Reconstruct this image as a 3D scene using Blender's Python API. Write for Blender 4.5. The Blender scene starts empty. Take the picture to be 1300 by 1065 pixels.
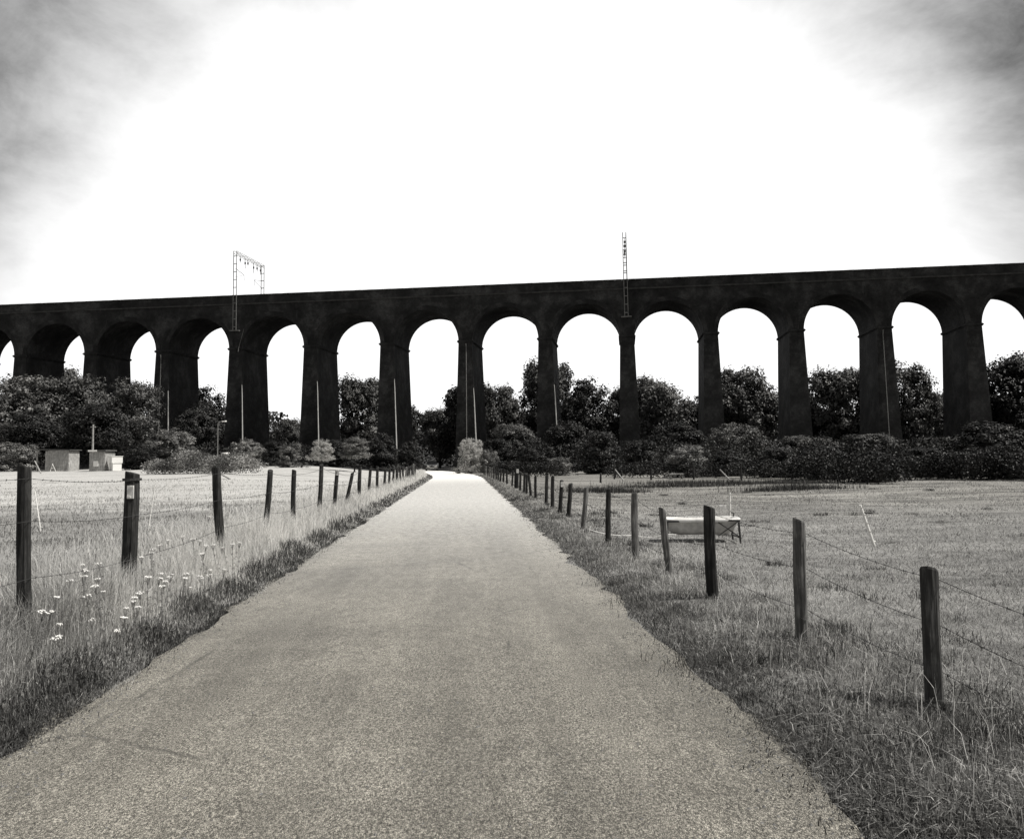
import bpy, bmesh, math, random
import numpy as np
from mathutils import Vector, Matrix, Quaternion
random.seed(7); RNG = np.random.default_rng(11)
C = bpy.context.scene.collection
sc = bpy.context.scene

# ------------------------------------------------------------------ camera numbers
FOC, PITCH, ROLL, EYE = 1118.2, 0.0870, -0.0165, 1.6
PX, PY, W, H = 654.0, 484.0, 1300.0, 1065.0
def ray(px, py):
    """direction (y = 1) of the line of sight through a point of the photo"""
    x, y = px-PX, py-PY
    c, s = math.cos(ROLL), math.sin(ROLL)
    x, y = c*x+s*y, -s*x+c*y
    dx, du, dd = x/FOC, -y/FOC, 1.0
    Y = dd*math.cos(PITCH)-du*math.sin(PITCH); Z = dd*math.sin(PITCH)+du*math.cos(PITCH)
    return dx/Y, Z/Y
def hor(px): return 582-0.0165*(px-654)
def gx(px, depth): return ray(px, hor(px)+6)[0]*depth
def hz(px, py, depth): return EYE+ray(px, py)[1]*depth
RD = -0.0617                                    # the lane heads slightly left

def sstep(a, b, x):
    t = np.clip((np.asarray(x, float)-a)/(b-a), 0, 1); return t*t*(3-2*t)
def road_c(y):                                  # centre line x of the lane
    y = np.asarray(y, float)
    b = np.clip(y-72, 0, 75)
    lin = np.clip(y-147, 0, 400)
    return RD*y-0.43-0.0016*b*b-0.24*lin
def terr(x, y):
    x = np.asarray(x, float); y = np.asarray(y, float)
    u = x-road_c(y)                             # 0 at lane centre, edges -2.17 / +2.17
    L = 0.26*sstep(-2.1, -3.2, u)*(0.75+0.25*np.sin(y*0.7)*np.cos(y*0.23))
    L = L+0.95*sstep(28, 105, y)*sstep(-4.5, -17, u)
    R = 0.07*sstep(2.1, 2.7, u)-0.10*sstep(3.6, 7, u)+0.05*np.sin(x*0.31)*np.sin(y*0.27)*sstep(4, 9, u)
    n = 0.025*np.sin(x*1.7+y*0.6)*np.sin(y*1.1-x*0.4)*sstep(2.3, 3.2, abs(u))
    return L+R+n-0.006*np.minimum(u*u, 4.7)+9.0*sstep(202, 300, y)+14*sstep(300, 700, y)
def gz(x, y): return float(terr(x, y))

# ------------------------------------------------------------------ materials
WARM = (1.0, 0.985, 0.95)
def grey(v, warm=1.0):
    return tuple(v*(1+(w-1)*warm) for w in WARM)+(1,)
def newmat(name, rough=0.9):
    m = bpy.data.materials.new(name); m.use_nodes = True
    nt = m.node_tree; b = nt.nodes['Principled BSDF']
    b.inputs['Roughness'].default_value = rough
    b.inputs['Specular IOR Level'].default_value = 0.25
    return m, nt, b
def N(nt, t, **kw):
    n = nt.nodes.new(t)
    for k, v in kw.items(): setattr(n, k, v)
    return n
def ramp(nt, src, stops):
    r = N(nt, 'ShaderNodeValToRGB'); el = r.color_ramp.elements
    while len(el) < len(stops): el.new(0.5)
    for e, (p, v) in zip(el, stops):
        e.position = p; e.color = grey(v) if not isinstance(v, tuple) else v
    nt.links.new(src, r.inputs[0]); return r.outputs[0]
def noise(nt, scale, detail=4, rough=0.55, vec=None, dist=0.0):
    n = N(nt, 'ShaderNodeTexNoise'); n.inputs['Scale'].default_value = scale
    n.inputs['Detail'].default_value = detail; n.inputs['Roughness'].default_value = rough
    n.inputs['Distortion'].default_value = dist
    if vec is not None: nt.links.new(vec, n.inputs['Vector'])
    return n.outputs[0]
def math_(nt, op, a, b=None, clamp=False):
    m = N(nt, 'ShaderNodeMath', operation=op); m.use_clamp = clamp
    for i, v in enumerate((a, b)):
        if v is None: continue
        if isinstance(v, (int, float)): m.inputs[i].default_value = v
        else: nt.links.new(v, m.inputs[i])
    return m.outputs[0]
def mixc(nt, fac, a, b, mode='MIX'):
    m = N(nt, 'ShaderNodeMix', data_type='RGBA', blend_type=mode)
    for sock, v in ((m.inputs[0], fac), (m.inputs[6], a), (m.inputs[7], b)):
        if isinstance(v, (int, float)): sock.default_value = v
        elif isinstance(v, tuple): sock.default_value = v
        else: nt.links.new(v, sock)
    return m.outputs[2]
def bump(nt, b, src, strength, dist):
    n = N(nt, 'ShaderNodeBump'); n.inputs['Strength'].default_value = strength
    n.inputs['Distance'].default_value = dist
    nt.links.new(src, n.inputs['Height']); nt.links.new(n.outputs[0], b.inputs['Normal'])
def pos(nt): return N(nt, 'ShaderNodeNewGeometry').outputs['Position']
def objc(nt): return N(nt, 'ShaderNodeTexCoord').outputs['Object']
def scaled(nt, v, s):
    m = N(nt, 'ShaderNodeMapping'); m.inputs['Scale'].default_value = s
    nt.links.new(v, m.inputs['Vector']); return m.outputs[0]
def maprange(nt, v, a, b, c=0.0, d=1.0):
    m = N(nt, 'ShaderNodeMapRange', interpolation_type='SMOOTHSTEP')
    for i, k in zip((1, 2, 3, 4), (a, b, c, d)): m.inputs[i].default_value = k
    nt.links.new(v, m.inputs[0]); return m.outputs[0]

M = {}
def mat_road():
    m, nt, b = newmat('pale gritty asphalt', 0.85); p = pos(nt)
    sx = N(nt, 'ShaderNodeSeparateXYZ'); nt.links.new(p, sx.inputs[0])
    ps = scaled(nt, p, (1, 0.5, 1)); g1 = noise(nt, 230, 2, 0.8, ps); g2 = noise(nt, 75, 4, 0.9, ps); g3 = noise(nt, 7, 8, 0.95, ps)
    s = math_(nt, 'ADD', math_(nt, 'MULTIPLY', g1, 0.48), math_(nt, 'ADD', math_(nt, 'MULTIPLY', g2, 0.42), math_(nt, 'MULTIPLY', g3, 0.10)))
    near = ramp(nt, s, [(0.40, 0.012), (0.475, 0.08), (0.53, 0.235), (0.61, 0.66)])
    big = ramp(nt, noise(nt, 0.55, 5, 0.6, p), [(0.3, 0.74), (0.7, 1.15)])
    col = mixc(nt, 1.0, near, big, 'MULTIPLY')
    uu = math_(nt, 'SUBTRACT', sx.outputs[0], math_(nt, 'MULTIPLY', sx.outputs[1], RD))
    cb = N(nt, 'ShaderNodeCombineXYZ'); nt.links.new(uu, cb.inputs[0]); nt.links.new(math_(nt, 'MULTIPLY', sx.outputs[1], 0.06), cb.inputs[1])
    col = mixc(nt, 1.0, col, ramp(nt, noise(nt, 1.5, 4, 0.6, cb.outputs[0]), [(0.36, 0.80), (0.64, 1.12)]), 'MULTIPLY')
    ck = N(nt, 'ShaderNodeTexVoronoi', feature='DISTANCE_TO_EDGE'); ck.inputs['Scale'].default_value = 0.55; nt.links.new(scaled(nt, p, (1, 0.6, 1)), ck.inputs['Vector'])
    crk = math_(nt, 'MULTIPLY', maprange(nt, ck.outputs[0], 0.0, 0.012, 1, 0), maprange(nt, noise(nt, 0.5, 3, 0.6, p), 0.5, 0.62))
    col = mixc(nt, math_(nt, 'MULTIPLY', crk, 0.55), col, grey(0.03))
    # tyre-polished strips and an old seam across the lane
    band = ramp(nt, noise(nt, 1.0, 3, 0.6, scaled(nt, p, (0.15, 0.55, 1))), [(0.40, 1.0), (0.62, 0.86)])
    col = mixc(nt, 1.0, col, band, 'MULTIPLY')
    # near-to-far brightening painted into the colour: darker by the camera, paler up the lane
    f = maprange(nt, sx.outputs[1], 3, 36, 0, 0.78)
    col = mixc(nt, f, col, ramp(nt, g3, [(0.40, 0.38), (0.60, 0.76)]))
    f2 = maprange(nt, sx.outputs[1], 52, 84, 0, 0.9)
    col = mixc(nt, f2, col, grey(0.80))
    # pale lime stains
    st = ramp(nt, noise(nt, 0.9, 8, 0.75, p, 0.4), [(0.66, (0, 0, 0, 1)), (0.74, (1, 1, 1, 1))])
    col = mixc(nt, math_(nt, 'MULTIPLY', st, 0.35), col, grey(0.5))
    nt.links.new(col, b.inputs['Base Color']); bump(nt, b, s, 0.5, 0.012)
    return m
def mat_ground():
    m, nt, b = newmat('meadow turf', 0.95); p = pos(nt)
    sx = N(nt, 'ShaderNodeSeparateXYZ'); nt.links.new(p, sx.inputs[0])
    u = math_(nt, 'SUBTRACT', sx.outputs[0], math_(nt, 'MULTIPLY', sx.outputs[1], RD))
    g1 = noise(nt, 28, 6, 0.9, p); g2 = noise(nt, 3.2, 8, 0.85, p); g3 = noise(nt, 0.35, 4, 0.6, scaled(nt, p, (0.55, 1.6, 1)))
    s = math_(nt, 'ADD', math_(nt, 'MULTIPLY', g1, 0.5), math_(nt, 'ADD', math_(nt, 'MULTIPLY', g2, 0.28), math_(nt, 'MULTIPLY', g3, 0.22)))
    right = ramp(nt, s, [(0.38, 0.03), (0.46, 0.13), (0.53, 0.27), (0.63, 0.52)])
    tram = ramp(nt, noise(nt, 0.8, 5, 0.7, scaled(nt, p, (0.16, 1.0, 1))), [(0.40, 0.55), (0.55, 1.1)])
    right = mixc(nt, maprange(nt, sx.outputs[1], 16, 36, 0, 1), right, mixc(nt, 1.0, right, tram, 'MULTIPLY'))
    left = ramp(nt, s, [(0.34, 0.08), (0.46, 0.21), (0.54, 0.30), (0.66, 0.46)])
    hay = ramp(nt, s, [(0.36, 0.24), (0.5, 0.42), (0.62, 0.64)])
    dn = math_(nt, 'ADD', sx.outputs[1], math_(nt, 'MULTIPLY', math_(nt, 'SUBTRACT', g3, 0.5), 26))
    left = mixc(nt, maprange(nt, dn, 24, 36), left, hay)
    col = mixc(nt, maprange(nt, u, -1.5, 1.5), left, right)
    # darker ground in front of and under the wood
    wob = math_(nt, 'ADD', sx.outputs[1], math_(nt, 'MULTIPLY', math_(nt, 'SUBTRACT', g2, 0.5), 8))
    wood_dark = maprange(nt, wob, 100, 106)
    col = mixc(nt, wood_dark, col, grey(0.035, 0.3))
    nt.links.new(col, b.inputs['Base Color']); bump(nt, b, s, 0.7, 0.05)
    return m
def mat_blade(name, lo, hi, tr=0.3):
    m, nt, b = newmat(name, 0.75)
    a = N(nt, 'ShaderNodeAttribute', attribute_name='tone')
    c = ramp(nt, a.outputs['Fac'], [(0.0, lo), (0.55, (lo+hi)*0.42), (1.0, hi)])
    nt.links.new(c, b.inputs['Base Color'])
    t = N(nt, 'ShaderNodeBsdfTranslucent'); nt.links.new(c, t.inputs[0])
    mx = N(nt, 'ShaderNodeMixShader'); mx.inputs[0].default_value = tr
    nt.links.new(b.outputs[0], mx.inputs[1]); nt.links.new(t.outputs[0], mx.inputs[2])
    nt.links.new(mx.outputs[0], nt.nodes['Material Output'].inputs[0])
    return m
def mat_leaf(name, lo, hi, spec=0.35, tr=0.18):
    m, nt, b = newmat(name, 0.5); b.inputs['Specular IOR Level'].default_value = spec
    a = N(nt, 'ShaderNodeAttribute', attribute_name='tone')
    r = N(nt, 'ShaderNodeObjectInfo').outputs['Random']
    n = noise(nt, 0.45, 3, 0.6, pos(nt))
    f = math_(nt, 'ADD', math_(nt, 'MULTIPLY', a.outputs['Fac'], 0.55), math_(nt, 'ADD', math_(nt, 'MULTIPLY', n, 0.4), math_(nt, 'MULTIPLY', r, 0.12)))
    c = ramp(nt, f, [(0.2, lo), (0.5, lo*0.7+hi*0.16), (0.72, hi*0.5), (0.95, hi)])
    nt.links.new(c, b.inputs['Base Color'])
    t = N(nt, 'ShaderNodeBsdfTranslucent'); nt.links.new(c, t.inputs[0])
    mx = N(nt, 'ShaderNodeMixShader'); mx.inputs[0].default_value = tr
    nt.links.new(b.outputs[0], mx.inputs[1]); nt.links.new(t.outputs[0], mx.inputs[2])
    nt.links.new(mx.outputs[0], nt.nodes['Material Output'].inputs[0])
    return m
def mat_brick(name='sooty brick', k=1.0):
    m, nt, b = newmat(name, 0.9); o = objc(nt)
    # box-like mapping: run along the viaduct, height; courses 75 mm
    sx = N(nt, 'ShaderNodeSeparateXYZ'); nt.links.new(o, sx.inputs[0])
    cb = N(nt, 'ShaderNodeCombineXYZ')
    nt.links.new(math_(nt, 'ADD', sx.outputs[0], sx.outputs[1]), cb.inputs[0]); nt.links.new(sx.outputs[2], cb.inputs[1])
    br = N(nt, 'ShaderNodeTexBrick'); nt.links.new(cb.outputs[0], br.inputs['Vector'])
    br.inputs['Scale'].default_value = 1.0; br.inputs['Brick Width'].default_value = 0.23; br.inputs['Row Height'].default_value = 0.085
    br.inputs['Mortar Size'].default_value = 0.008
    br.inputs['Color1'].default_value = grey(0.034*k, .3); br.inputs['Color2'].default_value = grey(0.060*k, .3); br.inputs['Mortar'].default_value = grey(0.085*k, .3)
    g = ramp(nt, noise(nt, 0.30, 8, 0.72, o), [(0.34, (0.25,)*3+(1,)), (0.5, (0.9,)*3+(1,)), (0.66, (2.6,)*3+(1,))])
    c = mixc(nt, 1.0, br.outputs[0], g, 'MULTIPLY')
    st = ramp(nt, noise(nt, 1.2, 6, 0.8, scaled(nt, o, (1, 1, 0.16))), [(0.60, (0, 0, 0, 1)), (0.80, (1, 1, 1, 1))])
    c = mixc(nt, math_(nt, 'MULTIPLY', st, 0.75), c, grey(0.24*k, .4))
    nt.links.new(c, b.inputs['Base Color']); bump(nt, b, noise(nt, 5, 6, 0.7, o), 0.4, 0.05)
    return m
def mat_wood(name, lo, hi):
    m, nt, b = newmat(name, 0.85); o = objc(nt)
    r = N(nt, 'ShaderNodeObjectInfo').outputs['Random']
    n = noise(nt, 1.0, 6, 0.7, scaled(nt, o, (38, 38, 3.0)))
    n2 = noise(nt, 3.0, 3, 0.6, scaled(nt, o, (1, 1, 1.3)))
    f = math_(nt, 'ADD', math_(nt, 'MULTIPLY', n, 0.65), math_(nt, 'MULTIPLY', n2, 0.35))
    c = ramp(nt, f, [(0.32, lo*0.35), (0.5, lo), (0.68, hi)])
    nt.links.new(c, b.inputs['Base Color']); bump(nt, b, n, 0.6, 0.012)
    return m
def mat_plain(name, v, rough=0.6, var=0.25, scale=6.0, metal=0.0, warm=1.0):
    m, nt, b = newmat(name, rough); o = objc(nt)
    c = ramp(nt, noise(nt, scale, 6, 0.7, o), [(0.3, v*(1-var)), (0.7, min(0.9, v*(1+var*0.4)))])
    nt.links.new(c, b.inputs['Base Color']); b.inputs['Metallic'].default_value = metal
    b.inputs['Specular IOR Level'].default_value = 0.4
    return m
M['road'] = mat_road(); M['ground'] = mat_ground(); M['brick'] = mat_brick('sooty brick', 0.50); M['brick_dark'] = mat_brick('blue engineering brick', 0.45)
M['blond'] = mat_blade('dry seeding grass', 0.09, 0.88, 0.4)
M['mead'] = mat_blade('meadow grass', 0.05, 0.62)
M['turf'] = mat_blade('short grazed grass', 0.04, 0.66)
M['weed'] = mat_blade('dark verge weeds', 0.012, 0.14, 0.15)
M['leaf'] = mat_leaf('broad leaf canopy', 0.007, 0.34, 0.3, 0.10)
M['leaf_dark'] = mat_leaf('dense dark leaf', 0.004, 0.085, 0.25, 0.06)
M['leaf_pale'] = mat_leaf('silvery leaf', 0.5, 0.9, 0.4, 0.5)
M['leaf_mid'] = mat_leaf('bush leaf', 0.03, 0.62, 0.3, 0.2)
M['bark'] = mat_wood('bark', 0.035, 0.10)
M['post'] = mat_wood('dark creosoted post', 0.022, 0.085)
M['post_mid'] = mat_wood('haze-lifted post', 0.05, 0.17)  # paler than the other posts: haze put into its colour
M['post_pale'] = mat_wood('weathered grey post', 0.11, 0.36)
M['stalk'] = mat_plain('green flower stalk', 0.16, 0.8, 0.3, 9)
M['white'] = mat_plain('white plastic', 0.82, 0.5, 0.06)
M['enamel'] = mat_plain('chipped white enamel', 0.74, 0.3, 0.35, 5)
M['dirtyside'] = mat_plain('stained underside of tub', 0.6, 0.6, 0.5, 4)
M['steel'] = mat_plain('galvanised steel', 0.22, 0.6, 0.5, 3)
M['lit_edge'] = mat_plain('pale sunlit edge', 0.62, 0.6, 0.25, 2)
M['iron'] = mat_plain('rusty iron', 0.05, 0.7, 0.5, 8)
M['wire'] = mat_plain('rusty barbed wire', 0.035, 0.6, 0.4, 8)
M['board'] = mat_wood('silvered boards', 0.32, 0.62)
M['roofing'] = mat_plain('felt roofing', 0.10, 0.9, 0.4, 3)
M['stone'] = mat_plain('weathered coping stone', 0.05, 0.9, 0.6, 1.2)
M['carpaint'] = mat_plain('silver car paint', 0.5, 0.25, 0.05, 2, 0.4)
M['glass'] = mat_plain('dark car glass', 0.02, 0.05, 0.1, 1)
M['rubber'] = mat_plain('tyre rubber', 0.015, 0.8, 0.2, 3)
M['ballast'] = mat_plain('track ballast', 0.18, 0.95, 0.5, 9)

# ------------------------------------------------------------------ object helpers
def tag(o, label=None, cat=None, group=None, kind=None):
    if label: o['label'] = label
    if cat: o['category'] = cat
    if group: o['group'] = group
    if kind: o['kind'] = kind
    return o
def empty(name, loc, rz=0, **kw):
    o = bpy.data.objects.new(name, None); C.objects.link(o); o.location = loc; o.rotation_euler = (0, 0, rz)
    o.empty_display_size = 0.2
    return tag(o, **kw)
def link(name, me, parent=None, **kw):
    o = bpy.data.objects.new(name, me); C.objects.link(o)
    if parent: o.parent = parent
    return tag(o, **kw)
def mesh_np(name, co, faces4=None, faces3=None, tone=None, mats=(), smooth=False):
    me = bpy.data.meshes.new(name)
    co = np.asarray(co, np.float32).reshape(-1, 3)
    n4 = 0 if faces4 is None else len(faces4); n3 = 0 if faces3 is None else len(faces3)
    me.vertices.add(len(co)); me.vertices.foreach_set('co', co.ravel())
    me.loops.add(n4*4+n3*3); me.polygons.add(n4+n3)
    idx = []
    if n4: idx.append(np.asarray(faces4, np.int32).ravel())
    if n3: idx.append(np.asarray(faces3, np.int32).ravel())
    me.loops.foreach_set('vertex_index', np.concatenate(idx))
    st = np.concatenate([np.arange(n4)*4, n4*4+np.arange(n3)*3]).astype(np.int32)
    me.polygons.foreach_set('loop_start', st)
    try: me.polygons.foreach_set('loop_total', np.concatenate([np.full(n4, 4), np.full(n3, 3)]).astype(np.int32))
    except Exception: pass
    if tone is not None:
        at = me.attributes.new('tone', 'FLOAT', 'POINT'); at.data.foreach_set('value', np.asarray(tone, np.float32))
    for m in mats: me.materials.append(m)
    me.update(calc_edges=True); me.validate()
    me.polygons.foreach_set('use_smooth', np.zeros(len(me.polygons), bool))
    return me
class MB:
    """collects shapes into one mesh"""
    def __init__(s): s.bm = bmesh.new()
    def box(s, c, size, rot=None, bev=0.0):
        r = bmesh.ops.create_cube(s.bm, size=1.0); vs = r['verts']
        mt = Matrix.Translation(c) @ (rot.to_4x4() if rot is not None else Matrix()) @ Matrix.Diagonal((*size, 1))
        bmesh.ops.transform(s.bm, matrix=mt, verts=vs)
        if bev:
            es = list({e for v in vs for e in v.link_edges})
            bmesh.ops.bevel(s.bm, geom=es, offset=bev, segments=2, affect='EDGES', profile=0.6)
        return vs
    def tube(s, pts, rads, n=8, cap=True):
        pts = [Vector(p) for p in pts]
        if isinstance(rads, (int, float)): rads = [rads]*len(pts)
        rings = []
        for i, p in enumerate(pts):
            d = (pts[min(i+1, len(pts)-1)]-pts[max(i-1, 0)]).normalized()
            up = Vector((0, 0, 1)) if abs(d.z) < 0.9 else Vector((0, 1, 0))
            a = d.cross(up).normalized(); b = d.cross(a)
            rings.append([s.bm.verts.new(p+(a*math.cos(k*2*math.pi/n)+b*math.sin(k*2*math.pi/n))*rads[i]) for k in range(n)])
        for r0, r1 in zip(rings, rings[1:]):
            for k in range(n): s.bm.faces.new((r0[k], r0[(k+1) % n], r1[(k+1) % n], r1[k]))
        if cap:
            s.bm.faces.new(rings[0][::-1]); s.bm.faces.new(rings[-1])
        return rings
    def bar(s, a, b, w, d=None):
        a, b = Vector(a), Vector(b); v = b-a; q = v.to_track_quat('Z', 'Y').to_matrix()
        s.box((a+b)/2, (w, d or w, v.length), q)
    def poly(s, co, faces):
        vs = [s.bm.verts.new(c) for c in co]
        for f in faces: s.bm.faces.new([vs[i] for i in f])
        return vs
    def mesh(s, name, mat, smooth=False):
        bmesh.ops.recalc_face_normals(s.bm, faces=s.bm.faces[:])
        me = bpy.data.meshes.new(name); s.bm.to_mesh(me); s.bm.free(); me.materials.append(mat)
        if smooth:
            for p in me.polygons: p.use_smooth = True
        return me
    def build(s, name, mat, parent=None, smooth=False, **kw):
        return link(name, s.mesh(name, mat, smooth), parent, **kw)

# ------------------------------------------------------------------ ground and lane
def build_ground():
    xs = np.concatenate([-np.geomspace(2500, 60, 26), np.arange(-56, -12, 2.0), np.arange(-12, 12, 0.25), np.arange(12, 58, 2.0), np.geomspace(60, 2500, 26)])
    ys = np.concatenate([-np.geomspace(1500, 12, 20), np.arange(-10, 40, 0.5), np.arange(40, 200, 2.0), np.geomspace(205, 3500, 26)])
    X, Y = np.meshgrid(xs, ys)
    # follow the lane so that the verge step stays crisp
    Xs = X+np.where(np.abs(X) < 57, road_c(np.clip(Y, -10, 160)), 0)*sstep(57, 20, np.abs(X))
    Z = terr(Xs, np.clip(Y, -50, 900))
    u = np.abs(Xs-road_c(Y)); Z = Z-0.05*sstep(2.45, 1.9, u)
    co = np.stack([Xs, Y, Z], -1).reshape(-1, 3)
    ny, nx = X.shape; i = np.arange(ny*nx).reshape(ny, nx)
    f = np.stack([i[:-1, :-1], i[:-1, 1:], i[1:, 1:], i[1:, :-1]], -1).reshape(-1, 4)
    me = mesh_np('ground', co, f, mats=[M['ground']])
    for p in me.polygons: p.use_smooth = True
    link('ground', me, kind='structure')
    ys = np.concatenate([np.arange(-14, 60, 0.25), np.arange(60, 190, 1.0)])
    us = np.linspace(-1, 1, 15)
    co = []
    for k, y in enumerate(ys):
        c = float(road_c(y))
        el = 2.17+0.05*math.sin(y*1.3)+0.04*math.sin(y*3.1+1)+0.05*RNG.normal(); er = 2.17+0.05*math.sin(y*1.1+2)+0.04*math.sin(y*2.7)+0.05*RNG.normal()
        for uu in us:
            x = uu*(el if uu < 0 else er)
            co.append((c+x, y, 0.006-0.006*x*x+0.004))
    i = np.arange(len(ys)*15).reshape(len(ys), 15)
    f = np.stack([i[:-1, :-1], i[:-1, 1:], i[1:, 1:], i[1:, :-1]], -1).reshape(-1, 4)
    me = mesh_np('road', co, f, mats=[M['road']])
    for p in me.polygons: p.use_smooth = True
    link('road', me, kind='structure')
build_ground()

# ------------------------------------------------------------------ viaduct
P_, WI, DEP, HS, HT = 11.5, 9.536, 9.18, 18.39, 26.41
ANG, XI, Z0 = 0.1235, 15.76, 122.27
R_ = WI/2
vroot = empty('railway_viaduct', (XI, Z0, 0), -ANG, label='long dark brick railway viaduct of tall round arches crossing the whole valley', cat='viaduct')
A0, A1 = -7, 20
def arch_t(i): return (i-7.5)*P_
def vw(t, s, z): return vroot.matrix_basis @ Vector((t, s, z))
vroot.matrix_basis = Matrix.Translation((XI, Z0, 0)) @ Matrix.Rotation(-ANG, 4, 'Z')
def build_wall():
    co, fa = [], []
    def v(t, s, z): co.append((t, s, z)); return len(co)-1
    NS = 28; top = HT-1.05
    for i in range(A0, A1+1):
        c = arch_t(i)
        cf, cb, tf, tb = [], [], [], []
        for k in range(NS+1):
            a = math.pi*(1-k/NS); t = c+R_*math.cos(a); z = HS+R_*math.sin(a)
            cf.append(v(t, 0, z)); cb.append(v(t, DEP, z)); tf.append(v(t, 0, top)); tb.append(v(t, DEP, top))
        for k in range(NS):
            fa += [(cf[k], cf[k+1], tf[k+1], tf[k]), (cb[k+1], cb[k], tb[k], tb[k+1]), (cf[k+1], cf[k], cb[k], cb[k+1]), (tf[k], tf[k+1], tb[k+1], tb[k])]
        if i < A1:
            t0, t1 = c+R_, c+P_-R_
            q = [v(t0, 0, HS), v(t1, 0, HS), v(t1, 0, top), v(t0, 0, top), v(t0, DEP, HS), v(t1, DEP, HS), v(t1, DEP, top), v(t0, DEP, top)]
            fa += [(q[0], q[1], q[2], q[3]), (q[5], q[4], q[7], q[6]), (q[3], q[2], q[6], q[7])]
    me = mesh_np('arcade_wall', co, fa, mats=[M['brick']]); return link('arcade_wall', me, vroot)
build_wall()
T0, T1 = arch_t(A0)-R_, arch_t(A1)+R_
BAT = 0.031
def pier_mesh():
    m = MB(); hw = (P_-WI)/2; zt = HS-0.22; zb = -3.0
    def ring(z, e): d = BAT*(zt-z)+e; return [(-hw-d, -d, z), (hw+d, -d, z), (hw+d, DEP+d, z), (-hw-d, DEP+d, z)]
    co = ring(zt, 0)+ring(1.6, 0)+ring(1.6, 0.14)+ring(1.3, 0.18)+ring(zb, 0.18)
    f = []
    for r in range(4):
        for k in range(4): f.append((r*4+k, r*4+(k+1) % 4, (r+1)*4+(k+1) % 4, (r+1)*4+k))
    f.append((0, 3, 2, 1)); m.poly(co, f)
    return m.mesh('pier', M['brick'])
def impost_mesh():
    m = MB(); hw = (P_-WI)/2
    for z, h, e in ((HS-0.16, 0.12, 0.10), (HS-0.03, 0.14, 0.20), (HS+0.09, 0.10, 0.12)):
        m.box((0, DEP/2, z), (2*(hw+e), DEP+2*e, h))
    return m.mesh('impost', M['brick_dark'])
def ring_mesh(s0, s1):
    m = MB(); NS = 28
    if True:
        co, f = [], []
        for k in range(NS+1):
            a = math.pi*(1-k/NS)
            for r in (R_-0.004, R_+0.62):
                for s in (s0, s1): co.append((r*math.cos(a), s, HS+0.15+(r*math.sin(a)-0.15 if r*math.sin(a) > 0.15 else 0)))
        for k in range(NS):
            o = k*4
            f += [(o, o+4, o+6, o+2), (o+1, o+3, o+7, o+5), (o, o+1, o+5, o+4), (o+2, o+6, o+7, o+3)]
        m.poly(co, f)
    return m.mesh('arch_ring', M['brick_dark'])
pm, im, rm = pier_mesh(), impost_mesh(), (ring_mesh(-0.03, 0.0), ring_mesh(DEP, DEP+0.03))
for i in range(A0, A1):
    t = arch_t(i)+P_/2
    p = link('pier', pm, vroot); p.location = (t, 0, 0)
    q = link('impost', im, p)
for i in range(A0, A1+1):
    for q in rm: r = link('arch_ring', q, vroot); r.location = (arch_t(i), 0, 0)
for nm, z, h, e, mt in (('string_course', HT-1.38, 0.22, 0.17, 'stone'), ):
    for s in (0, DEP):
        m = MB(); d = -e/2 if s == 0 else e/2
        x = T0
        while x < T1:
            L = min(1.2, T1-x); m.box((x+L/2, s+d*1.02, z+0.01*math.sin(x)), (L-0.012, e, h)); x += 1.2
        m.build(nm, M[mt], vroot)
for s in (0.22, DEP-0.22):
    m = MB(); m.box(((T0+T1)/2, s, HT-0.60), (T1-T0, 0.44, 0.90)); m.build('parapet', M['brick'], vroot)
for s in (0.20, DEP-0.20):
    m = MB(); x = T0
    while x < T1:
        L = min(0.9, T1-x); m.box((x+L/2, s, HT-0.07+0.006*math.sin(x*3)), (L-0.01, 0.60, 0.15)); x += 0.9
    m.build('coping', M['stone'], vroot)
m = MB(); m.box(((T0+T1)/2, DEP/2, HT-0.95), (T1-T0, DEP-0.9, 0.2)); m.build('ballast', M['ballast'], vroot)
for s in (2.0, 3.435, 5.75, 7.185):
    m = MB(); m.box(((T0+T1)/2, s, HT-0.77), (T1-T0, 0.07, 0.16)); m.build('rail', M['iron'], vroot)
# rain pipes down two of the pier faces
def drain(t, z1, z0):
    m = MB(); d = lambda z: -BAT*(HS-z)-0.09
    m.tube([(t, -0.28, z1), (t, d(HS)-0.02, z1-0.6), (t+0.0, d(z0), z0)], 0.055, 8)
    for z in np.arange(z0+1, z1-1, 2.4): m.box((t, d(z)+0.02, z), (0.2, 0.12, 0.07))
    m.build('drainpipe', M['steel'], vroot)
drain(arch_t(5)+P_/2+0.15, HS-0.4, 2)
drain(arch_t(10)+P_/2-0.15-0.1, HS-0.4, 3.5)
drain(arch_t(1)+P_/2-0.1, HS-0.6, 4)
for i, zt_ in ((1, 12.4), (2, 13.0), (3, 13.2), (4, 13.2), (5, 11.6), (6, 11.8)):  # added pale strips standing in for sunlight along the pier corners
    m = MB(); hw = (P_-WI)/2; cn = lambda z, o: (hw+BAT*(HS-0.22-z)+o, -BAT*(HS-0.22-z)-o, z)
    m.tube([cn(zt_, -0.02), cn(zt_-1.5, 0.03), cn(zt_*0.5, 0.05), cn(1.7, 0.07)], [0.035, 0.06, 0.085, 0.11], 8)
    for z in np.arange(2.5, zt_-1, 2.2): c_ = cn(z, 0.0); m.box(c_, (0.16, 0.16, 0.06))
    q = m.build('sunlit_edge', M['lit_edge'], vroot); q.location = (arch_t(i)+P_/2, 0, 0)
# ladder-like iron access bracket lines at one pier (cable tray)
m = MB(); t = arch_t(2)+P_/2
m.tube([(t+1.3, -0.06, HS+2.9), (t+0.95, -0.06, HS+1.6), (t+0.6, -0.06, HS+0.4), (t+0.55, -0.3, HS-0.5)], 0.035, 6)
m.build('cable', M['steel'], vroot)
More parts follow.
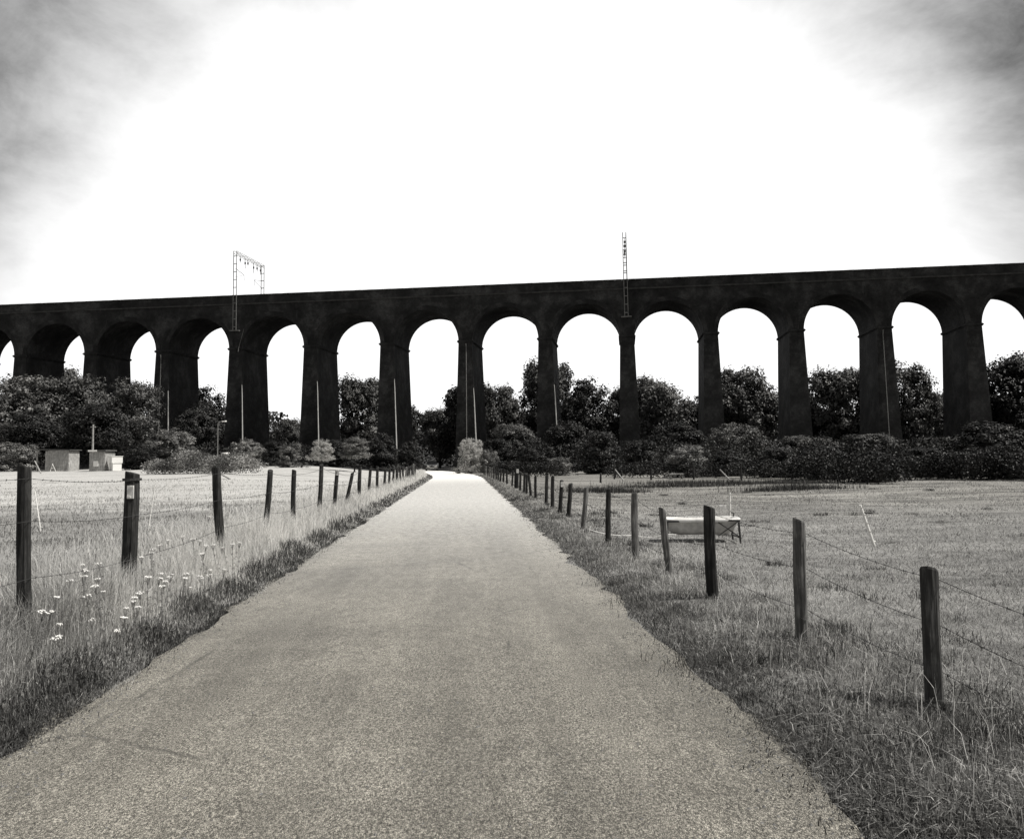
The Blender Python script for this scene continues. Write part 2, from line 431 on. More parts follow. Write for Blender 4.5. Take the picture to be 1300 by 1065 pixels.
# abutments so the ends are closed
for t, sgn in ((T0, -1), (T1, 1)):
    m = MB(); m.box((t+sgn*6.0, DEP/2, HT/2-2.5), (12.0, DEP+0.6, HT+3)); m.build('abutment', M['brick'], vroot)

# overhead line gantries bolted to the piers
def gantry(t, label):
    g = empty('overhead_line_gantry', vw(t, 0, HS+2.7), -ANG, label=label, cat='gantry', group='railway gantries standing on the viaduct')
    zt = 33.0-(HS+2.7); s0, s1 = -0.42, DEP+0.42
    for s in (s0, s1):
        m = MB(); hwid = 0.24; zb = 0.0 if s == s0 else 3.0
        for dx in (-hwid, hwid): m.bar((dx, s, zb), (dx, s, zt), 0.085)
        z = zb+0.5
        while z < zt: m.box((0, s, z), (2*hwid, 0.07, 0.10)); z += 1.18
        mast = m.build('mast', M['steel'], g)
        m = MB(); m.box((0, s+(0.2 if s == s0 else -0.2), zb-0.06), (1.45, 0.62, 0.12)); m.build('bracket', M['steel'], mast)
    m = MB()
    for dz in (0, -0.42):
        for dx in (-0.2, 0.2): m.bar((dx, s0, zt+dz), (dx, s1, zt+dz), 0.05)
    n = 9
    for k in range(n):
        a = s0+(s1-s0)*k/n; b = s0+(s1-s0)*(k+1)/n
        for dx in (-0.2, 0.2): m.bar((dx, a, zt if k % 2 else zt-0.42), (dx, b, zt-0.42 if k % 2 else zt), 0.03)
    m.build('beam', M['steel'], g)
    for s, dz in ((1.2, 1.0), (2.9, 1.5), (3.9, 0.9), (6.0, 1.6), (7.3, 1.1), (8.6, 1.3)):
        m = MB(); m.bar((0.02, s, zt-0.4), (0.02, s+0.15, zt-0.4-dz), 0.06)
        for q in range(4): m.tube([(0.02, s+0.1, zt-0.5-dz*0.3-q*0.09), (0.02, s+0.1, zt-0.54-dz*0.3-q*0.09)], 0.13, 8)
        m.build('insulator', M['iron'], g)
    for s in (2.7, 6.45):
        m = MB(); m.bar((0, s0+0.1 if s < 4 else s1-0.1, zt-2.6), (0.0, s, zt-3.0), 0.05); m.bar((0, s, zt-3.0), (0, s+0.1, zt-3.9), 0.035)
        m.bar((0, s0+0.1 if s < 4 else s1-0.1, zt-3.9), (0, s, zt-3.05), 0.035); m.build('registration_arm', M['iron'], g)
gantry(arch_t(2)+P_/2, 'steel overhead line gantry bolted to the viaduct between its third and fourth arch')
gantry(arch_t(7)+P_/2, 'steel overhead line gantry on the viaduct seen end-on as one narrow mast')

# ------------------------------------------------------------------ trees
def leaf_quads(cen, size, tonev, flat=0.0, rng=RNG, asp=0.62, out=None):
    n = len(cen)
    a = rng.normal(size=(n, 3)); a /= np.linalg.norm(a, axis=1)[:, None]
    b = rng.normal(size=(n, 3))
    if out is not None:                         # leaf faces look outwards from their spray
        nn = out*1.5+rng.normal(size=(n, 3))*0.55; nn /= np.linalg.norm(nn, axis=1)[:, None]
        a -= (a*nn).sum(1)[:, None]*nn; a /= np.linalg.norm(a, axis=1)[:, None]; b = np.cross(nn, a)
    b -= (b*a).sum(1)[:, None]*a; b /= np.linalg.norm(b, axis=1)[:, None]
    s = size*rng.uniform(0.6, 1.35, n)[:, None]
    nrm = np.cross(a, b)
    v = np.stack([cen-a*s, cen+b*s*asp+nrm*s*0.15, cen+a*s, cen-b*s*asp+nrm*s*0.15], 1).reshape(-1, 3)
    f = np.arange(n*4).reshape(n, 4)
    return v, f, np.repeat(tonev, 4)
def crown_mesh(name, mat, seed, nclump, per, leaf, clump_r, shape='round', hollow=0.25):
    """unit crown: radius about 1 wide, z from 0 to 2"""
    r = np.random.default_rng(seed)
    lobes = []
    nl = {'round': 9, 'tall': 8, 'bush': 7, 'loose': 8}[shape]
    for k in range(nl):
        if k == 0: lobes.append(((0, 0, 1.0), (0.78, 0.78, 0.86))); continue
        a = r.uniform(0, 2*math.pi); hgt = r.uniform(0.35, 1.65); wid = math.sqrt(max(0.08, 1-((hgt-0.9)/1.05)**2))
        rad = r.uniform(0.35, 0.62)*wid
        sz = r.uniform(0.26, 0.48)*(0.85 if shape != 'loose' else 0.7)
        lobes.append(((rad*math.cos(a), rad*math.sin(a), hgt), (sz*1.05, sz*1.05, sz*0.9)))
    w = np.array([l[1][0]**2 for l in lobes]); w[0] *= 0.8; w /= w.sum()
    pick = r.choice(nl, nclump, p=w)
    d = r.normal(size=(nclump, 3)); d /= np.linalg.norm(d, axis=1)[:, None]
    rad = r.uniform(hollow, 1.0, nclump)**0.6
    cen = np.array([lobes[k][0] for k in pick])+d*np.array([lobes[k][1] for k in pick])*rad[:, None]
    cen[:, 2] = np.maximum(cen[:, 2], 0.04+0.1*r.uniform(size=nclump))
    if shape == 'bush':
        low = r.uniform(size=nclump) < 0.2; cen[low, 2] = r.uniform(0.0, 0.35, low.sum()); cen[low, :2] = r.normal(size=(low.sum(), 2))*0.45
    keep = r.uniform(size=nclump) > 0.08; cen = cen[keep]
    # stray sprigs that break the outline
    cr = clump_r*r.uniform(0.5, 1.3, len(cen))
    dv = r.normal(size=(len(cen)*per, 3)); dv /= np.linalg.norm(dv, axis=1)[:, None]
    lc = np.repeat(cen, per, axis=0)+dv*(r.uniform(0.15, 1, len(dv))**0.5*np.repeat(cr, per))[:, None]*np.array([1, 1, 0.75])*0.95
    big = lc-np.array([0, 0, 0.9]); big /= np.linalg.norm(big, axis=1)[:, None]+1e-6
    outv = dv+big*0.6+np.array([0, 0, 0.35])
    tone = np.repeat(r.uniform(0, 0.75, len(cen)), per)+r.uniform(0, 0.25, len(lc))
    v, f, t = leaf_quads(lc, leaf, tone, 0.0, r, 0.62, outv)
    return mesh_np(name, v, f, tone=t, mats=[mat]), cen
def trunk_mesh(name, seed, cen, h=0.9, rad=0.06, forks=7):
    """unit tree: trunk up from -h to the crown base at 0, limbs reaching into it"""
    r = random.Random(seed); m = MB()
    p = [Vector((0, 0, -h)), Vector((0.02*r.uniform(-1, 1), 0.02*r.uniform(-1, 1), -h*0.5)), Vector((0.05*r.uniform(-1, 1), 0.04, 0.1)), Vector((0.05, -0.03, 0.7)), Vector((0.0, 0.05, 1.35))]
    m.tube(p, [rad*1.35, rad, rad*0.85, rad*0.55, rad*0.15], 9)
    for k in range(forks):
        c = Vector(cen[r.randrange(len(cen))]); z0 = r.uniform(-0.05, 0.8); b = Vector((0.03, 0.0, z0))
        mid = b.lerp(c, 0.5)+Vector((0, 0, -0.06)); m.tube([b, mid, b.lerp(c, 0.95)], [rad*0.42, rad*0.28, rad*0.06], 6)
    return m.mesh(name, M['bark'], True)
VAR = {}
def variants():
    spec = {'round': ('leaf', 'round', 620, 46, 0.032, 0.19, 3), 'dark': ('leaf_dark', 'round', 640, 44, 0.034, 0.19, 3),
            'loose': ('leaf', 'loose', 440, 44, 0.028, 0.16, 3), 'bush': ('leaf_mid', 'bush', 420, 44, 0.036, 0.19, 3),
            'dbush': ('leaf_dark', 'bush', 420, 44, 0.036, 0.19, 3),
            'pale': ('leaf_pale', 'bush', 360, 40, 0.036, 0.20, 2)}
    for k, (mt, sh, nc, per, lf, cr, nv) in spec.items():
        VAR[k] = []
        for s in range(nv):
            cm, cen = crown_mesh('crown', M[mt], hash(k) % 97 if False else {'round': 10, 'dark': 30, 'loose': 50, 'bush': 70, 'dbush': 80, 'pale': 90}[k]+s, nc, per, lf, cr, sh)
            VAR[k].append((cm, trunk_mesh('trunk', s+5, cen)))
variants()
cnt = {}
def tree(kind, px, top, depth, wpx, label, cat='tree', name=None, stem=None, group=None, base=None, sy=1.0):
    """tree standing at its own distance; top and width give its real height and spread"""
    x = gx(px, depth); g = gz(x, depth); zt = hz(px, top, depth)
    rad = wpx*depth/FOC/2*(1.12 if cat == 'tree' else 1.05)
    hgt = zt-g
    if stem is None: stem = 0.16 if cat == 'tree' else 0.0
    if kind == 'dark' and cat == 'bush': kind = 'dbush'
    sz = hgt*(1-stem)/1.92
    name = name or {'tree': 'broadleaf_tree', 'bush': 'bush', 'shrub': 'shrub'}[cat]
    o = empty(name, (x, depth, g), RNG.uniform(0, 6.28), label=label, cat=cat, group=group)
    k = cnt.get(kind, 0); cnt[kind] = k+1
    cm, tm = VAR[kind][k % len(VAR[kind])]
    S = (rad*0.98, rad*0.98*sy, sz)
    c = link('crown', cm, o); c.location = (0, 0, hgt*stem); c.scale = S
    t = link('trunk', tm, o); t.location = (0, 0, hgt*stem); t.scale = (sz*0.9, sz*0.9, sz*max(1.0, hgt*stem/sz/0.9) if hgt*stem/sz > 0.9 else sz)
    return o
G1 = 'trees standing behind the viaduct'
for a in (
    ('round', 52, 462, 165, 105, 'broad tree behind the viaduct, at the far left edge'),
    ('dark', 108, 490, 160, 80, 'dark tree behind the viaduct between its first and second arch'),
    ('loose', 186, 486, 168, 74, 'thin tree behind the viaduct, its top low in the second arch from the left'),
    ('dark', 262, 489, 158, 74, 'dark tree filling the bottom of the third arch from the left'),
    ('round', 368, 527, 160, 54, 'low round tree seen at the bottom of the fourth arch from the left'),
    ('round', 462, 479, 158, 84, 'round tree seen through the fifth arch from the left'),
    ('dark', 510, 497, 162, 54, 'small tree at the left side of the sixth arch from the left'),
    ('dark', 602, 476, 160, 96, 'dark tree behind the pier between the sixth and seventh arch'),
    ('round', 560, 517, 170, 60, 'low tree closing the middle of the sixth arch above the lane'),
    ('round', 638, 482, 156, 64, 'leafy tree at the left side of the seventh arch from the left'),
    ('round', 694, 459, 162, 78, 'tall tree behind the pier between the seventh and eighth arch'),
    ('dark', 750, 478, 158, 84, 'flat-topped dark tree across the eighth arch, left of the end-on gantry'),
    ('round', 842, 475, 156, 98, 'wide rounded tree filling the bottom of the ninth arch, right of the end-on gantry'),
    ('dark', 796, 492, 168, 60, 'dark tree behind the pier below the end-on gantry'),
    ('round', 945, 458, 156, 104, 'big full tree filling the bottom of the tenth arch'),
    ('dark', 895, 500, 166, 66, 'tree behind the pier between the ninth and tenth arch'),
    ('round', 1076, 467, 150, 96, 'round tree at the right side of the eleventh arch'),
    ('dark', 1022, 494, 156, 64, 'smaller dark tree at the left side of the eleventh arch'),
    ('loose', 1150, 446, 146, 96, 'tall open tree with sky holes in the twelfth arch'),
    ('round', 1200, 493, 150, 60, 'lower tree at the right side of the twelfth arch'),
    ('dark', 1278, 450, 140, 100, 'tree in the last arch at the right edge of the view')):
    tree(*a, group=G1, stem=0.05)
G2 = 'trees standing in front of the viaduct'
for a in (
    ('loose', 26, 470, 108, 120, 'tall tree in front of the viaduct at the left edge, behind the boarded shed'),
    ('round', 96, 468, 112, 100, 'tree in front of the viaduct covering the foot of the first arch'),
    ('loose', 165, 476, 108, 88, 'loose leafy tree in front of the viaduct below the second arch'),
    ('dark', 122, 510, 98, 90, 'dark tree right behind the low hut with the white edge'),
    ('dark', 38, 520, 100, 90, 'dark tree right behind the boarded shed'),
    ('dark', 250, 512, 114, 66, 'dark tree in front of the viaduct pier right of the second arch'),
    ('dark', 722, 532, 108, 72, 'tree in front of the viaduct below the eighth arch'),
    ('round', 655, 538, 112, 66, 'tree in front of the viaduct below the seventh arch'),
    ('dark', 858, 535, 104, 84, 'spreading dark tree in front of the viaduct below the ninth arch'),
    ('loose', 935, 532, 98, 82, 'leafy tree in front of the viaduct below the tenth arch'),
    ('round', 1035, 552, 88, 100, 'wide tree in front of the viaduct below the eleventh arch'),
    ('loose', 1110, 548, 80, 96, 'open-crowned tree in front of the pier right of the eleventh arch'),
    ('round', 1195, 552, 76, 104, 'wide tree in front of the pier right of the twelfth arch'),
    ('dark', 1262, 535, 66, 100, 'dark tree at the right edge behind the field corner')):
    tree(*a, group=G2, stem=0.06)
G3 = 'bushes along the far edge of the fields'
for a in (
    ('bush', 215, 540, 96, 76, 'big rounded bush left of the thin street lamp'),
    ('dark', 182, 562, 92, 64, 'dark bush between the white crates and the low brush'),
    ('bush', 312, 554, 90, 46, 'rounded bush just right of the white bowl on a stake'),
    ('bush', 368, 562, 92, 36, 'small round bush at the field edge under the fourth arch'),
    ('dark', 342, 560, 104, 44, 'dark bush behind the gap between the two round bushes'),
    ('dark', 425, 556, 106, 60, 'dark bush behind the pale little tree'),
    ('dark', 485, 548, 112, 56, 'dark bush left of the lane where it enters the shade'),
    ('dark', 520, 560, 116, 40, 'dark bush at the left foot of the sixth arch'),
    ('dark', 632, 555, 106, 56, 'dark bush behind the neat hedge on the right of the lane'),
    ('dark', 680, 556, 100, 64, 'dark bush behind the middle of the neat hedge'),
    ('bush', 712, 578, 78, 34, 'little bush at the right end of the neat hedge'),
    ('dark', 762, 548, 88, 70, 'dark thicket bush right of the neat hedge'),
    ('dark', 812, 556, 80, 66, 'dark thicket bush below the ninth arch'),
    ('bush', 872, 562, 66, 64, 'round pale-topped bush standing out in front of the dark thicket'),
    ('dark', 925, 570, 66, 70, 'dark thicket bush right of the round pale-topped bush'),
    ('dark', 985, 568, 62, 76, 'dark thicket bush below the eleventh arch'),
    ('dark', 1048, 564, 56, 86, 'wide dark thicket bush left of the field corner'),
    ('dark', 1112, 572, 50, 74, 'low bush at the jutting corner of the hedge'),
    ('dark', 1165, 568, 56, 84, 'dark thicket bush right of the jutting corner'),
    ('dark', 1218, 572, 52, 76, 'brushy bush near the right end of the far field edge'),
    ('dark', 1276, 562, 50, 80, 'last dark bush of the field edge, at the right border'),
    ('bush', 24, 560, 96, 60, 'bush at the far left edge beside the boarded shed')):
    tree(*a, cat='bush', group=G3)
tree('pale', 408, 555, 84, 30, 'small pale silvery tree standing alone left of the lane', stem=0.3)
tree('bush', 450, 552, 88, 40, 'small wide tree with a thin stem, between the pale tree and the lane', stem=0.38)
tree('pale', 598, 556, 98, 42, 'pale shrub at the right side of the lane end', cat='shrub', name='shrub')
tree('bush', 622, 568, 96, 32, 'darker shrub right against the pale shrub at the lane end', cat='shrub', name='shrub')

# ground-hugging brush, hedge and the far wood
def leaf_mass(name, pts, size, mat, tone=None, **kw):
    tone = RNG.uniform(0, 1, len(pts)) if tone is None else tone
    v, f, t = leaf_quads(pts, size, tone)
    return link(name, mesh_np(name, v, f, tone=t, mats=[mat]), **kw)
def line_mass(name, x0, y0, x1, y1, hgt, wid, n, size, mat, lump=0.35, **kw):
    a = RNG.uniform(0, 1, n); L = math.hypot(x1-x0, y1-y0)
    hh = hgt*(1-lump+lump*(0.5+0.5*np.sin(a*L*0.9+1)*np.cos(a*L*0.37+2)))
    th = RNG.uniform(0, math.pi, n); rr = RNG.uniform(0.2, 1.05, n)**0.6
    off = np.cos(th)*wid/2*rr; z = np.sin(th)**0.6*hh*rr
    dx, dy = (x1-x0)/L, (y1-y0)/L
    x = x0+(x1-x0)*a-dy*off; y = y0+(y1-y0)*a+dx*off
    return leaf_mass(name, np.stack([x, y, z+terr(x, y)], 1), size, mat, np.clip(0.5+0.3*np.sin(a*L*2.1)+RNG.normal(size=n)*0.25, 0, 1), **kw)
line_mass('hedge', gx(624, 84), 84, gx(706, 76), 76, 1.35, 1.1, 5200, 0.075, M['leaf_dark'], 0.08, label='long low trimmed hedge behind the right fence posts', cat='hedge')
line_mass('bramble_patch', gx(196, 74), 74, gx(318, 70), 70, 2.0, 3.4, 14000, 0.07, M['leaf_mid'], 0.5, label='low wide bramble and weed patch in the left field in front of the bushes', cat='brush')
line_mass('field_edge_hedge', gx(770, 71), 71, gx(1000, 58), 58, 1.3, 1.6, 6500, 0.075, M['leaf_dark'], 0.3, label='rough dark hedge at the far edge of the right field, left of its jutting corner', cat='hedge')
line_mass('field_edge_hedge', gx(1000, 58), 57, gx(1142, 44), 45, 2.0, 2.2, 9000, 0.075, M['leaf_dark'], 0.35, label='rough hedge forming the jutting corner at the far edge of the right field', cat='hedge')
line_mass('field_edge_hedge', gx(1146, 52), 52, gx(1330, 47), 47, 1.8, 2.0, 9000, 0.07, M['leaf_dark'], 0.3, label='dark hedge closing the right field at the right border', cat='hedge')
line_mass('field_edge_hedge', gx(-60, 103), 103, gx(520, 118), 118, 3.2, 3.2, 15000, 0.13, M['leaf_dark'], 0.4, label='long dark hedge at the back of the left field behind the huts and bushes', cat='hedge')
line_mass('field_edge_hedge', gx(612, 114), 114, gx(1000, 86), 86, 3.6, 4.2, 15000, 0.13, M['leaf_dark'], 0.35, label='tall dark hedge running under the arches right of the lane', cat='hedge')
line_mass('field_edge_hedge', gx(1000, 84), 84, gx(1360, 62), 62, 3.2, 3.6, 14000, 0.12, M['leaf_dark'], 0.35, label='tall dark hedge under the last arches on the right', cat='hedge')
def wood():
    n = 70000; x = RNG.uniform(-190, 190, n); y = RNG.uniform(183, 200, n)
    hh = 9.5+1.8*np.sin(x*0.21)+1.3*np.sin(x*0.57+1)+0.9*np.sin(x*1.3)
    z = hh*RNG.uniform(0.0, 1, n)**0.7
    leaf_mass('far_woodland', np.stack([x, y, z], 1), 0.42, M['leaf_dark'], kind='stuff', label='far wood seen low behind the viaduct arches', cat='woodland')
wood()

# ------------------------------------------------------------------ grasses
def blades(name, x, y, h, w, tone, mat, lean=0.35, seg=2, **kw):
    n = len(x); z = terr(x, y)
    a = RNG.uniform(0, 2*math.pi, n); wd = np.stack([np.cos(a), np.sin(a), np.zeros(n)], 1)*w[:, None]/2
    b = RNG.uniform(0, 2*math.pi, n); lr = np.abs(RNG.normal(size=n))*lean
    ld = np.stack([np.cos(b)*lr, np.sin(b)*lr, np.zeros(n)], 1)*h[:, None]
    p0 = np.stack([x, y, z-0.01], 1); up = np.zeros((n, 3)); up[:, 2] = h
    if seg == 2:
        p1 = p0+up*0.55+ld*0.3; p2 = p0+up*np.clip(1-lr*0.35, 0.3, 1)[:, None]+ld
        v = np.stack([p0-wd, p0+wd, p1+wd*0.8, p1-wd*0.8, p2], 1).reshape(-1, 3)
        i = np.arange(n)*5; f4 = np.stack([i, i+1, i+2, i+3], 1); f3 = np.stack([i+3, i+2, i+4], 1)
        t = np.repeat(tone, 5)
    else:
        p2 = p0+up+ld; v = np.stack([p0-wd, p0+wd, p2], 1).reshape(-1, 3); i = np.arange(n)*3
        f4 = None; f3 = np.stack([i, i+1, i+2], 1); t = np.repeat(tone, 3)
    return link(name, mesh_np(name, v, f4, f3, tone=t, mats=[mat]), **kw)
def sy(n, a, b, p=1.0):                        # more where it is near
    u = RNG.uniform(0, 1, n); return 1/((1/a)**p+u*((1/b)**p-(1/a)**p))**(1/p)
def patch(x, y, f, s=0.0): return 0.5+0.5*np.sin(x*f+s+1.3*np.sin(y*f*0.7))*np.cos(y*f*0.9-s+np.sin(x*f*0.6))
# tall blond grass of the left verge
n = 150000; y = sy(n, 1.6, 100, 0.7); u = -(2.20+0.14*np.sin(y*2.1)*np.sin(y*0.71)+np.abs(RNG.normal(size=n))*1.2)
x = road_c(y)+u
pt = patch(x, y, 1.9); hh = (0.24+0.30*RNG.uniform(0, 1, n))*(0.65+0.6*pt)*sstep(-2.4, -3.2, u)+0.05
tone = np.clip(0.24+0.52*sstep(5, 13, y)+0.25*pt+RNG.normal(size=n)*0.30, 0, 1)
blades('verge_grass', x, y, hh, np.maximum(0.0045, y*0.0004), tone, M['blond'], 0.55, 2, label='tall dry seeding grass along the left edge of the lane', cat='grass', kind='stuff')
n = 60000; y = sy(n, 1.6, 90, 0.7); u = -(2.18+RNG.uniform(0, 1, n)**1.8*0.55+0.04*np.sin(y*1.7)*np.sin(y*0.53)-0.06); x = road_c(y)+u
blades('verge_weeds', x, y, (0.06+0.16*RNG.uniform(0, 1, n))*sstep(-2.0, -2.7, u)*(0.3+1.1*patch(x, y, 2.7))+0.02, np.maximum(0.008, y*0.0006), RNG.uniform(0, 1, n), M['weed'], 0.6, 2, label='dark low weeds at the foot of the left verge', cat='weeds', kind='stuff')
# left meadow
n = 260000; y = sy(n, 2.5, 60, 0.6); x = road_c(y)-(3.4+RNG.uniform(0, 1, n)*(y*0.75+6))
pt = patch(x, y, 0.9, 2); hh = (0.05+0.10*RNG.uniform(0, 1, n)**1.5)*(0.5+0.9*pt)
tone = np.clip(0.34+0.40*sstep(22, 36, y)+0.3*pt*patch(x,y,0.35,1)+RNG.normal(size=n)*0.24, 0, 1)
blades('meadow_grass', x, y, hh, np.maximum(0.005, y*0.0006), tone, M['mead'], 1.0, 2, label='knee-high meadow grass of the left field', cat='grass', kind='stuff')
# right verge and grazed field
n = 110000; y = sy(n, 1.6, 90, 0.7); u = 2.16+np.abs(RNG.normal(size=n))*0.75; x = road_c(y)+u
pt = patch(x, y, 2.3, 1); hh = (0.03+0.09*RNG.uniform(0, 1, n)**1.6)*(0.3+1.3*pt)*sstep(2.0, 2.5, u)+0.012
dk = sstep(2.95, 2.25, u+0.25*(patch(x, y, 3.1)-0.5))
blades('right_verge_grass', x, y, hh, np.maximum(0.006, y*0.0006), np.clip(0.42-0.36*dk+0.35*pt+RNG.normal(size=n)*0.25, 0, 1), M['turf'], 1.1, 2, label='rough short grass along the right edge of the lane', cat='grass', kind='stuff')
n = 330000; y = sy(n, 2.5, 50, 0.6); x = road_c(y)+2.9+RNG.uniform(0, 1, n)*(y*0.72+5)
pt = patch(x, y, 1.1, 4)*0.4+0.35*patch(x, y, 4.1, 2)+0.25*patch(x, y*2.4, 0.4, 1); hh = (0.025+0.06*RNG.uniform(0, 1, n))*(0.5+0.9*pt)
blades('field_grass', x, y, hh, np.maximum(0.006, y*0.0007), np.clip(0.02+0.72*pt+RNG.normal(size=n)*0.30, 0, 1), M['turf'], 1.3, 1, label='short grazed grass of the right field', cat='grass', kind='stuff')
# dark rushy streaks in the right field
n = 9000; k = RNG.integers(0, 5, n); cx = np.array([gx(765, 42), gx(900, 52), gx(980, 50), gx(860, 47), gx(1010, 40)])[k]; cy = np.array([42, 52, 50, 47, 40.])[k]; wx = np.array([1.6, 4, 3.5, 3, 1.8])[k]
x = cx+RNG.normal(size=n)*wx*0.6; y = cy+RNG.normal(size=n)*0.5
blades('rushes', x, y, 0.1+0.25*RNG.uniform(0, 1, n), np.full(n, 0.03), RNG.uniform(0, 1, n), M['weed'], 0.3, 1, label='dark streaks of rushes across the right field', cat='rushes', kind='stuff')
# tussocks: denser, longer clumps, dark at the heart
nt_ = 520; ty = sy(nt_, 2.6, 42, 0.75); tu = np.where(RNG.uniform(size=nt_) < 0.45, 2.3+RNG.uniform(0, 1, nt_)*1.4, 2.9+RNG.uniform(0, 1, nt_)*(ty*0.7+4)); tx_ = road_c(ty)+tu
k = np.repeat(np.arange(nt_), 90); n = len(k); rd = np.repeat(RNG.uniform(0.06, 0.2, nt_), 90)
x = tx_[k]+RNG.normal(size=n)*rd; y = ty[k]+RNG.normal(size=n)*rd*0.8
blades('grass_tussocks', x, y, (0.05+0.11*RNG.uniform(0, 1, n))*np.repeat(RNG.uniform(0.5, 1.1, nt_), 90), np.maximum(0.006, y*0.0006), np.clip(np.repeat(RNG.uniform(-0.15, 0.45, nt_), 90)+RNG.normal(size=n)*0.22, 0, 1), M['turf'], 0.9, 2, label='rough grass tussocks of the right verge and field', cat='grass', kind='stuff')
n = 14000; y = sy(n, 1.6, 30, 0.7); sd = np.where(RNG.uniform(size=n) < 0.5, -1, 1); x = road_c(y)+sd*2.14+RNG.normal(size=n)*0.10+0.06*np.sin(y*3.7)
blades('edge_weeds', x, y, 0.015+0.05*RNG.uniform(0, 1, n)**2, np.maximum(0.007, y*0.0006), RNG.uniform(0, 1, n), M['weed'], 1.2, 2, label='low dark weeds creeping over the lane edges', cat='weeds', kind='stuff')
def pebbles():
    n = 2600; y = sy(n, 1.5, 26, 0.7); e = RNG.uniform(size=n); sd = np.where(RNG.uniform(size=n) < 0.5, -1, 1)
    u = np.where(e < 0.75, sd*(2.12-np.abs(RNG.normal(size=n))*0.22), RNG.uniform(-2, 2, n)); x = road_c(y)+u
    r = RNG.uniform(0.004, 0.013, n); base = np.array([[1, 0, 0], [0, 1, 0], [-1, 0, 0], [0, -1, 0], [0, 0, 0.8]], float)
    an = RNG.uniform(0, 6.28, n); c, s_ = np.cos(an)[:, None], np.sin(an)[:, None]
    q = base[None]*RNG.uniform(0.6, 1.2, (n, 5, 1))
    X = q[:, :, 0]*c-q[:, :, 1]*s_; Y = q[:, :, 0]*s_+q[:, :, 1]*c
    co_ = np.stack([x[:, None]+X*r[:, None], y[:, None]+Y*r[:, None], (0.010-0.006*u*u)[:, None]+q[:, :, 2]*r[:, None]], -1).reshape(-1, 3)
    i = np.arange(n)[:, None]*5; f3 = np.concatenate([i+np.array([[a, (a+1) % 4, 4]]) for a in range(4)], 0)
    link('loose_grit', mesh_np('loose_grit', co_, None, f3, mats=[M['ballast']]), label='loose grit and small stones on the lane', cat='grit', kind='stuff')
pebbles()
# trampled dead thatch spilling over both road edges
n = 26000; y = sy(n, 1.6, 40, 0.7); sd = np.where(RNG.uniform(size=n) < 0.6, -1, 1); x = road_c(y)+sd*(2.30-np.abs(RNG.normal(size=n))*0.13+0.16*RNG.uniform(0, 1, n)+0.05*np.sin(y*2.9+sd))
blades('dead_thatch', x, y, 0.02+0.035*RNG.uniform(0, 1, n), np.maximum(0.005, y*0.0006), np.clip(0.30+RNG.normal(size=n)*0.3, 0, 1), M['turf'], 2.2, 1, label='trampled dead grass along the lane edges', cat='grass', kind='stuff')
# dry stray stalks on the right verge
n = 260; y = sy(n, 3.5, 16, 0.7); x = road_c(y)+2.6+RNG.uniform(0, 1, n)*1.6
blades('dry_stalks', x, y, 0.18+0.22*RNG.uniform(0, 1, n), np.full(n, 0.004), np.full(n, 0.9), M['blond'], 0.8, 2, label='stray dry stalks on the right verge', cat='grass', kind='stuff')

# ------------------------------------------------------------------ white umbel flowers of the left verge
def flower_meshes(seed):
    r = random.Random(seed); m = MB()
    m.tube([(0, 0, 0), (0.01, 0.0, 0.2), (0.0, 0.01, 0.42)], [0.004, 0.0035, 0.003], 5)
    for k in range(6):
        a = k*1.05; m.tube([(0, 0.01, 0.36), (0.035*math.cos(a), 0.035*math.sin(a), 0.425)], 0.0018, 4)
    for z in (0.08, 0.14, 0.19, 0.24, 0.29):
        a = r.uniform(0, 6.28); L_ = 0.11-z*0.2
        for q in range(5):
            f_ = (q+1)/5; w_ = 0.02*(1-abs(f_-0.5))
            m.box((L_*f_*math.cos(a), L_*f_*math.sin(a), z+0.03*math.sin(f_*2.5)), (0.006, w_*2, 0.002), Matrix.Rotation(a, 3, 'Z'))
            m.box((L_*(f_-0.1)*math.cos(a), L_*(f_-0.1)*math.sin(a), z+0.03*math.sin(f_*2.5)-0.003), (L_/4.6, 0.003, 0.002), Matrix.Rotation(a, 3, 'Z'))
    st = m.mesh('stem', M['stalk'])
    m = MB()
    for k in range(24):
        a = r.uniform(0, 6.28); d = (0.032+0.007*seed)*math.sqrt(r.uniform(0, 1)); z = 0.43-d*0.22+r.uniform(-0.004, 0.004)
        bmesh.ops.create_icosphere(m.bm, subdivisions=1, radius=r.uniform(0.006, 0.011), matrix=Matrix.Translation((d*math.cos(a), d*math.sin(a), z)) @ Matrix.Diagonal((1, 1, 0.5, 1)))
    return st, m.mesh('flower_head', M['white'])
FM = [flower_meshes(s) for s in range(4)]
spots = [(75, 560)]
FL = [(155,772,1),(172,770,1),(258,632,0),(140,712,1),(120,720,1),(105,724,1),(103,716,1),(190,696,1),(214,684,1),(207,690,1),(245,685,1),(252,690,1),(184,705,1),(197,700,1),(186,730,1),
      (196,733,1),(203,728,1),(199,737,1),(222,728,1),(226,726,1),(231,731,1),(217,724,1),(208,743,1),(185,747,1),(229,745,1),(240,725,1),(262,729,1),(266,727,1),(272,722,1),(275,719,1),(258,730,1),
      (36,774,1),(55,774,1),(74,792,1),(96,800,1),(128,783,1),(144,783,1),(146,792,1),(240,679,1),(249,683,1),(262,700,1),(279,690,1),(295,690,1),(302,688,1),(296,692,1),(130,733,1),(135,740,1),(122,753,1),(136,750,1),(112,730,1),(170,757,1),(90,735,1),(64,757,1),(181,761,1)]
fi = 0
